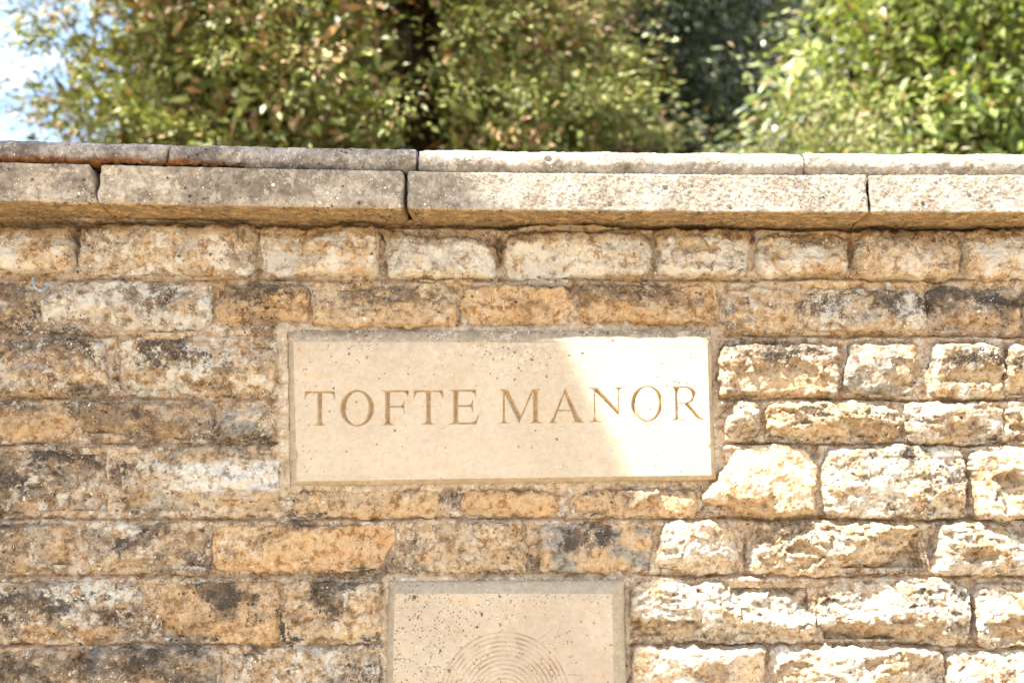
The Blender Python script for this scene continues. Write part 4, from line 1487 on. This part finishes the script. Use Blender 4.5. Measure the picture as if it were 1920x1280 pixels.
def crown_points(r, center, rad, n_cl, per, cl_r, shell=0.55, flat=0.6, zmin=None, keep=None, thin=1.0, lump=1, gap=0.0):
    """clumps of foliage through the outer part of a crown, kept apart so that dark hollows stay between them"""
    c, R = np.asarray(center), np.asarray(rad)
    n = n_cl * 5
    u = r.normal(size=(n, 3))
    u /= np.linalg.norm(u, axis=1, keepdims=True)
    q = r.uniform(shell ** 3, 1.0, n) ** (1 / 3)
    cc = c + u * q[:, None] * R * lumps(u, lump)
    ok = np.ones(n, dtype=bool)
    if zmin is not None:
        ok &= cc[:, 2] > zmin
    if keep is not None:
        ok &= keep(cc)
    hid = (cc[:, 1] > c[1] + 0.35 * R[1]) | (cc[:, 2] > c[2] + 0.75 * R[2])     # the far side and the top out of sight are thinner
    ok &= ~hid | (r.random(n) < thin)
    cc = cc[ok]
    if gap:
        kept = []
        for p in cc:
            if not kept or np.min(((np.asarray(kept) - p) ** 2).sum(1)) > gap * gap:
                kept.append(p)
            if len(kept) >= n_cl:
                break
        cc = np.asarray(kept)
    cc = cc[:n_cl]
    cl = np.repeat(np.arange(len(cc)), per)
    out = (cc - c) / R
    out /= np.linalg.norm(out, axis=1, keepdims=True) + 1e-9
    axis = out + np.array((0, 0, -0.25)) + r.normal(size=out.shape) * 0.3      # a clump is longer along its branch
    axis /= np.linalg.norm(axis, axis=1, keepdims=True)
    off = r.normal(size=(len(cl), 3)) * np.array([1, 1, flat])
    off = off + axis[cl] * (off * axis[cl]).sum(1, keepdims=True) * 0.75
    size = np.exp(r.normal(0, 0.25, len(cc)))[cl][:, None]
    p = cc[cl] + off * cl_r * size
    d = axis[cl] * 0.9 + off * 0.55 + r.normal(size=off.shape) * 0.4
    nrm = out[cl] * 0.4 + off * 0.45 + np.array((-0.2, -0.45, 0.5)) + r.normal(size=(len(cc), 3))[cl] * 0.30 + r.normal(size=off.shape) * 0.26
    return p, d, cl, nrm


def inner_mass(r, center, rad, n, size, cols, weights, zmin=0.8, keep=None, lo=0.55, hi=0.90, wid=0.5, lump=1):
    """the even mass of foliage farther in, between and behind the clumps"""
    c, R = np.asarray(center), np.asarray(rad)
    v = r.normal(size=(n, 3))
    v /= np.linalg.norm(v, axis=1, keepdims=True)
    q = r.uniform(lo ** 3, hi ** 3, (n, 1)) ** (1 / 3)
    p = c + v * R * q * lumps(v, lump)
    ok = (p[:, 2] > zmin) & ((p[:, 1] < c[1] + 0.25 * R[1]) | (r.random(n) < 0.2))
    if keep is not None:
        ok &= keep(p)
    p, v = p[ok], v[ok]
    tv, tf = quad_leaf(wid)
    V, F, m = scatter(tv, tf, p, v * 0.4 + r.normal(size=p.shape), None, size * np.exp(r.normal(0, 0.2, len(p))), v * 0.8 + np.array((-0.25, -0.35, 0.65)) + r.normal(size=p.shape) * 0.6)
    return V, F, colours(len(p), m, cols, weights, 0.3, r)


def merged(V, F, T, V2, F2, T2):
    return np.vstack([V, V2]), np.vstack([F, F2 + len(V)]), np.vstack([T, T2])


def tree(name, label, cat, base, topz, r0, spread, n_limb, seed, lean=(0, 0), group=None):
    t = empty(name, base, label, cat, group)
    v, f, ends = limbs(base, topz, r0, spread, n_limb, seed, lean)
    mesh_np('trunk', v - np.array(base), f, M_BARK, t)
    return t, ends


def add_crown(t, V, F, mat, tint, name='crown'):
    o = mesh_np(name, V - np.array(t.location), F, mat, t, (0, 0, 0), dict(tint=tint), smooth=False)
    return o


def back(px, py, y):
    return np.array(at(px, py, y=y))


QL = quad_leaf(0.5)
# yew with brown tipped sprays, the broad tree on the left
r = np.random.default_rng(21)
SPT = spray_template()
YEW_C = [(0.185, 0.205, 0.045), (0.105, 0.125, 0.028), (0.28, 0.28, 0.10), (0.22, 0.125, 0.050), (0.29, 0.20, 0.11)]


def yew(label, base, topz, center, rad, n_cl, per, seed, weights, keep=None, group=None, lean=(0, 0), r0=0.16, shell=0.55, spread=2.0, cl_r=0.115, inner=0, gap=0.0):
    rg = np.random.default_rng(seed)
    t, ends = tree('yew_tree', label, 'tree', base, topz, r0, spread, 30, seed, lean, group)
    p, d, cl, nrm = crown_points(rg, center, rad, n_cl, per, cl_r, shell=shell, flat=0.55, zmin=1.0, keep=keep, thin=0.35, lump=seed, gap=gap)
    tv, tf = quad_leaf(0.40)
    V, F, m = scatter(tv, tf, p, d, None, 0.042 * np.exp(rg.normal(0, 0.22, len(p))), nrm)
    clc = np.exp(rg.normal(0, 0.24, cl.max() + 1))
    clb = rg.random(cl.max() + 1)
    col = colours(len(p), 1, YEW_C[:3], weights[:3], 0.16, rg)
    brown = colours(len(p), 1, YEW_C[3:], weights[3:], 0.25, rg)
    isb = rg.random(len(p)) < np.where(clb > 0.76, 0.55, 0.08)[cl]
    col = np.where(isb[:, None], brown, col) * clc[cl][:, None]
    T = np.repeat(col, m, 0)
    if inner:
        V, F, T = merged(V, F, T, *inner_mass(rg, center, rad, inner, 0.11, YEW_C, weights, wid=0.35, keep=keep, lump=seed, lo=0.3, hi=0.80))
    add_crown(t, V, F, M_YEW, T)
    return t


yb = back(768, 285, 4.3)
yew('broad yew with yellow green and brown tipped sprays at the left behind the wall', (yb[0], 4.3, 0), 7.4, (-1.14, 4.3, 4.05), (1.94, 1.9, 3.4), 1040, 195, 31, (4, 2, 3, 3, 2), shell=0.5, cl_r=0.080, inner=60000, gap=0.17,
    keep=lambda c: ~((np.abs(c[:, 0] / (c[:, 1] + 1.9) + 0.102) < 0.026) & (c[:, 1] < 4.3) & (c[:, 2] < 4.5)))
yb = back(1000, 285, 5.6)
yew('narrower green yew behind the middle of the wall', (yb[0], 5.6, 0), 8.2, (0.05, 5.2, 4.4), (0.78, 1.2, 3.9), 380, 195, 32, (5, 3, 3, 2, 1), shell=0.4, cl_r=0.080, inner=12000, gap=0.19)

# dark glossy holly in the gap


def leafy(name, label, cat, base, topz, center, rad, n_cl, per, seed, mat, cols, weights, size, cl_r, r0=0.12, shell=0.5, lean=(0, 0), tmpl=None, n_limb=16, spread=1.6, droop=0.2, keep=None,
          group=None, flat=0.7, inner=0, gap=0.0):
    rg = np.random.default_rng(seed)
    t, ends = tree(name, label, cat, base, topz, r0, spread, n_limb, seed, lean, group)
    p, d, cl, nrm = crown_points(rg, center, rad, n_cl, per, cl_r, shell=shell, flat=flat, zmin=0.6, keep=keep, lump=seed, thin=0.4, gap=gap)
    d[:, 2] -= droop
    tv, tf = tmpl or QL
    V, F, m = scatter(tv, tf, p, d, rg.uniform(-1.1, 1.1, len(p)), size * np.exp(rg.normal(0, 0.25, len(p))), nrm)
    clc = np.exp(rg.normal(0, 0.2, cl.max() + 1))
    T = colours(len(p), m, cols, weights, 0.22, rg) * np.repeat(clc[cl], m)[:, None]
    if inner:
        V2, F2, T2 = inner_mass(rg, center, rad, inner, size * 1.3, cols, weights, keep=keep, lump=seed, lo=0.2, hi=0.5)
        V, F, T = merged(V, F, T, V2, F2, T2)
    add_crown(t, V, F, mat, T)
    return t, p, d


hb = back(1395, 285, 6.4)
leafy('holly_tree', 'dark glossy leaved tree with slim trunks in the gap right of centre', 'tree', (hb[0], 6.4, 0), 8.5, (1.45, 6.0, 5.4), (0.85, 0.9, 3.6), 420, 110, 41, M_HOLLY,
      [(0.035, 0.05, 0.018), (0.06, 0.08, 0.03), (0.12, 0.135, 0.075)], (3, 3, 3), 0.050, 0.085, r0=0.075, lean=(-0.5, 0), shell=0.4, inner=9000, gap=0.17)  # palest leaf colour also stands in for glints
hb = back(1330, 285, 7.6)
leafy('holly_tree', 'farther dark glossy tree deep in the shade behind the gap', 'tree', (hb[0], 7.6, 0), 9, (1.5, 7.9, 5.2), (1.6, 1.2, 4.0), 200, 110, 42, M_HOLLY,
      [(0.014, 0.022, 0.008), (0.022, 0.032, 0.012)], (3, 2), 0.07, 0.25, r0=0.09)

# bright shrub on the right with narrow leaves
LT = leaf_template(1.0, 0.30)
BR_C = [(0.18, 0.215, 0.045), (0.11, 0.15, 0.032), (0.27, 0.29, 0.095), (0.22, 0.15, 0.065)]
sb = back(1700, 285, 3.9)
shrub, sp, sd = leafy('leafy_shrub', 'tall bright green shrub with narrow leaves at the right behind the wall', 'shrub', (sb[0], 3.9, 0), 4.6, (2.75, 3.95, 3.7), (1.15, 1.0, 2.3), 400, 56, 51, M_GREEN,
                      BR_C, (4, 3, 3, 0.9), 0.070, 0.088, r0=0.05, tmpl=LT, n_limb=20, spread=1.2, droop=0.45, shell=0.4, inner=14000, gap=0.17)
sb = back(1530, 285, 2.9)
leafy('leafy_shrub', 'pale olive shrub with fine leaves low in front of the dark gap', 'shrub', (sb[0], 2.9, 0), 3.5, (sb[0], 2.9, 2.92), (0.46, 0.36, 0.70), 100, 60, 52, M_GREEN,
      [(0.17, 0.17, 0.06), (0.12, 0.14, 0.04), (0.2, 0.13, 0.06)], (3, 2, 1), 0.036, 0.085, r0=0.022, tmpl=LT, n_limb=14, spread=0.55, droop=0.1)
sb = back(1120, 285, 3.7)
leafy('leafy_shrub', 'small vivid green sapling top just over the middle of the coping', 'shrub', (sb[0], 3.7, 0), 2.9, (0.48, 3.7, 2.75), (0.34, 0.3, 0.42), 26, 40, 53, M_GREEN,
      [(0.08, 0.14, 0.025), (0.12, 0.17, 0.035)], (1, 1), 0.06, 0.09, r0=0.02, tmpl=LT, n_limb=9, spread=0.5, droop=0.2)

# laurel in the right corner: big leaves, the ones in view one by one
lb = back(1880, 285, 3.0)
laurel = empty('laurel_bush', (lb[0], 3.0, 0), 'laurel bush with long pale shining leaves at the right end of the coping', 'bush')
rg = np.random.default_rng(61)
v, f, ends = limbs((lb[0], 3.0, 0), 3.15, 0.035, 0.6, 12, 61)
mesh_np('trunk', v - np.array(laurel.location), f, M_BARK, laurel)
p, d, cl, nrm = crown_points(rg, (lb[0] + 0.18, 3.0, 2.72), (0.50, 0.5, 0.80), 42, 16, 0.12, shell=0.5, flat=0.7, zmin=0.5)
d = d + np.array([-0.5, -0.2, -0.25])
tv, tf = leaf_template(1.0, 0.27, 0.14, 0.2)
order = np.argsort(p[:, 1] - 0.8 * p[:, 2])        # nearest and highest first: the leaves that show
near, rest = order[:280], order[280:]
sc = 0.14 * np.exp(rg.normal(0, 0.2, len(p)))
roll = rg.uniform(-0.8, 0.8, len(p))
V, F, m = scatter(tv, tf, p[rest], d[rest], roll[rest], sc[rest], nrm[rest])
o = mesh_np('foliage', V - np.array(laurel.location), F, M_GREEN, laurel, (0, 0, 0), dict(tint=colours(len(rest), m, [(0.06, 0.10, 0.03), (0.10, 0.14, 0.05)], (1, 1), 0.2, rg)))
o['kind'] = 'stuff'
from mathutils import Matrix
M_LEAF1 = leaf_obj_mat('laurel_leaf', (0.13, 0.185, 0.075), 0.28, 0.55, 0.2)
M_LEAF2 = leaf_obj_mat('shrub_leaf', (0.15, 0.19, 0.04), 0.36, 0.45, 0.3)


def single_leaves(parent, tv, tf, P, Dr, nrm, sc, mat):
    proto = mesh_np('leaf', tv, tf, mat, parent)
    me = proto.data
    dd, a, b_ = frames_n(Dr, nrm)
    loc0 = np.array(parent.location)
    for i in range(len(P)):
        o = proto if i == 0 else proto.copy()
        if i:
            COL.objects.link(o)
            o.parent = parent
        mt = Matrix(((dd[i][0], a[i][0], b_[i][0]), (dd[i][1], a[i][1], b_[i][1]), (dd[i][2], a[i][2], b_[i][2]))) * sc[i]
        o.matrix_local = Matrix.Translation(Vector(P[i] - loc0)) @ mt.to_4x4()


single_leaves(laurel, tv, tf, p[near], d[near], nrm[near], sc[near], M_LEAF1)
# the shrub's nearest leaves, one by one
rg = np.random.default_rng(71)
u = rg.normal(size=(900, 3))
u[:, 1] = -np.abs(u[:, 1])
u /= np.linalg.norm(u, axis=1, keepdims=True)
P = np.array((2.75, 3.95, 3.7)) + u * np.array((1.15, 1.0, 2.3)) * rg.uniform(0.88, 1.06, (900, 1)) * lumps(u, 51)
P = P[(P[:, 2] > 2.9) & (P[:, 2] < 5.0) & (P[:, 0] < 3.5)][:290]
Dr = u[:len(P)] * 0.3 + np.array([-0.6, -0.5, -0.5]) + rg.normal(size=P.shape) * 0.3
single_leaves(shrub, LT[0], LT[1], P, Dr, u[:len(P)] + np.array((-0.25, -0.25, 0.5)) + rg.normal(size=P.shape) * 0.5, 0.105 * np.exp(rg.normal(0, 0.2, len(P))), M_LEAF2)

# woodland trees farther back, one by one
for i, (px, y, tz, cx, rx, lab) in enumerate([(420, 9.0, 10, -1.9, 2.3, 'tall dull green tree seen through the yew at far left'),
                                              (760, 10.5, 11, -0.5, 2.6, 'tall dull green tree standing behind the dark yew trunk'),
                                              (1180, 11.0, 11, 2.6, 2.8, 'shaded woodland tree behind the holly'),
                                              (1600, 9.5, 10, 5.2, 2.6, 'shaded woodland tree behind the bright shrub'),
                                              (1900, 8.0, 9, 6.2, 2.4, 'shaded woodland tree at far right beyond the shrub')]):
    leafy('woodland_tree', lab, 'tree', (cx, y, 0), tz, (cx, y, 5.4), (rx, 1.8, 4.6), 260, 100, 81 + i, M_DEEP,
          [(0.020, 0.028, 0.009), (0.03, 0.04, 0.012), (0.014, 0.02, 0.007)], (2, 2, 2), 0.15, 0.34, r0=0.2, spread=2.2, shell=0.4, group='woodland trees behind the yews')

# ------------------------------------------------------------------ the leafy tree in front, left of the view, whose shade lies on the wall
EDGE = [(380, 40, 0), (640, 240, 0), (785, 285, .08), (832, 328, .094), (858, 395, .094), (1036, 645, .034), (1072, 690, .033), (1102, 735, .032), (1116, 790, .031), (1096, 850, .030), (1088, 895, .029), (1110, 925, .012),
        (1222, 985, .012), (1228, 1010, .014), (1194, 1060, .012), (1180, 1100, .015), (1148, 1180, .041), (1146, 1270, .041), (1150, 1480, 0), (1060, 1650, 0), (900, 1780, 0), (500, 1850, 0), (-200, 1880, 0),
        (-1500, 1500, 0), (-1700, 700, 0), (-1400, -100, 0), (-400, -200, 0)]
EP = []
for q in EDGE:                                  # where the edge of the shade lies on the stones, carried on to the plane of the wall
    p_ = Vector(at(*q))
    p_ = p_ - SUN * (p_.y / SUN.y)
    EP.append((p_.x, p_.z))
ex_, ez_ = np.array([q[0] for q in EP]), np.array([q[1] for q in EP])
rg = np.random.default_rng(91)
N = 60000
X = rg.uniform(ex_.min(), ex_.max(), N)
Z = rg.uniform(ez_.min(), ez_.max(), N)
dd = poly_sdf(X, Z, EP)
ok = dd > 0.022
X, Z, dd = X[ok], Z[ok], dd[ok]
half = np.sqrt(np.clip(dd / 0.5, 0.0, 1)) * 0.95 + 0.12
tt = 4.1 + rg.uniform(-1, 1, len(X)) * half
P = np.stack([X, np.zeros(len(X)), Z], -1) + tt[:, None] * np.array(SUN)
tb = np.array((-3.2, -2.1, 0.0))
shade = empty('shade_tree', tuple(tb), 'dense leafy tree standing left of the view that shades the left of the wall', 'tree')
v, f, ends = limbs(tuple(tb), 5.6, 0.14, 1.3, 14, 91, lean=(0.3, 0.3))
mesh_np('trunk', v - tb, f, M_BARK, shade)
d = rg.normal(size=P.shape)
V, F, m = scatter(QL[0], QL[1], P, d, rg.uniform(0, 6.28, len(P)), np.minimum(0.085 * np.exp(rg.normal(0, 0.2, len(P))), dd * 1.2 + 0.02))
add_crown(shade, V, F, M_DEEP, colours(len(P), m, [(0.05, 0.075, 0.02), (0.08, 0.10, 0.03)], (1, 1), 0.2, rg))
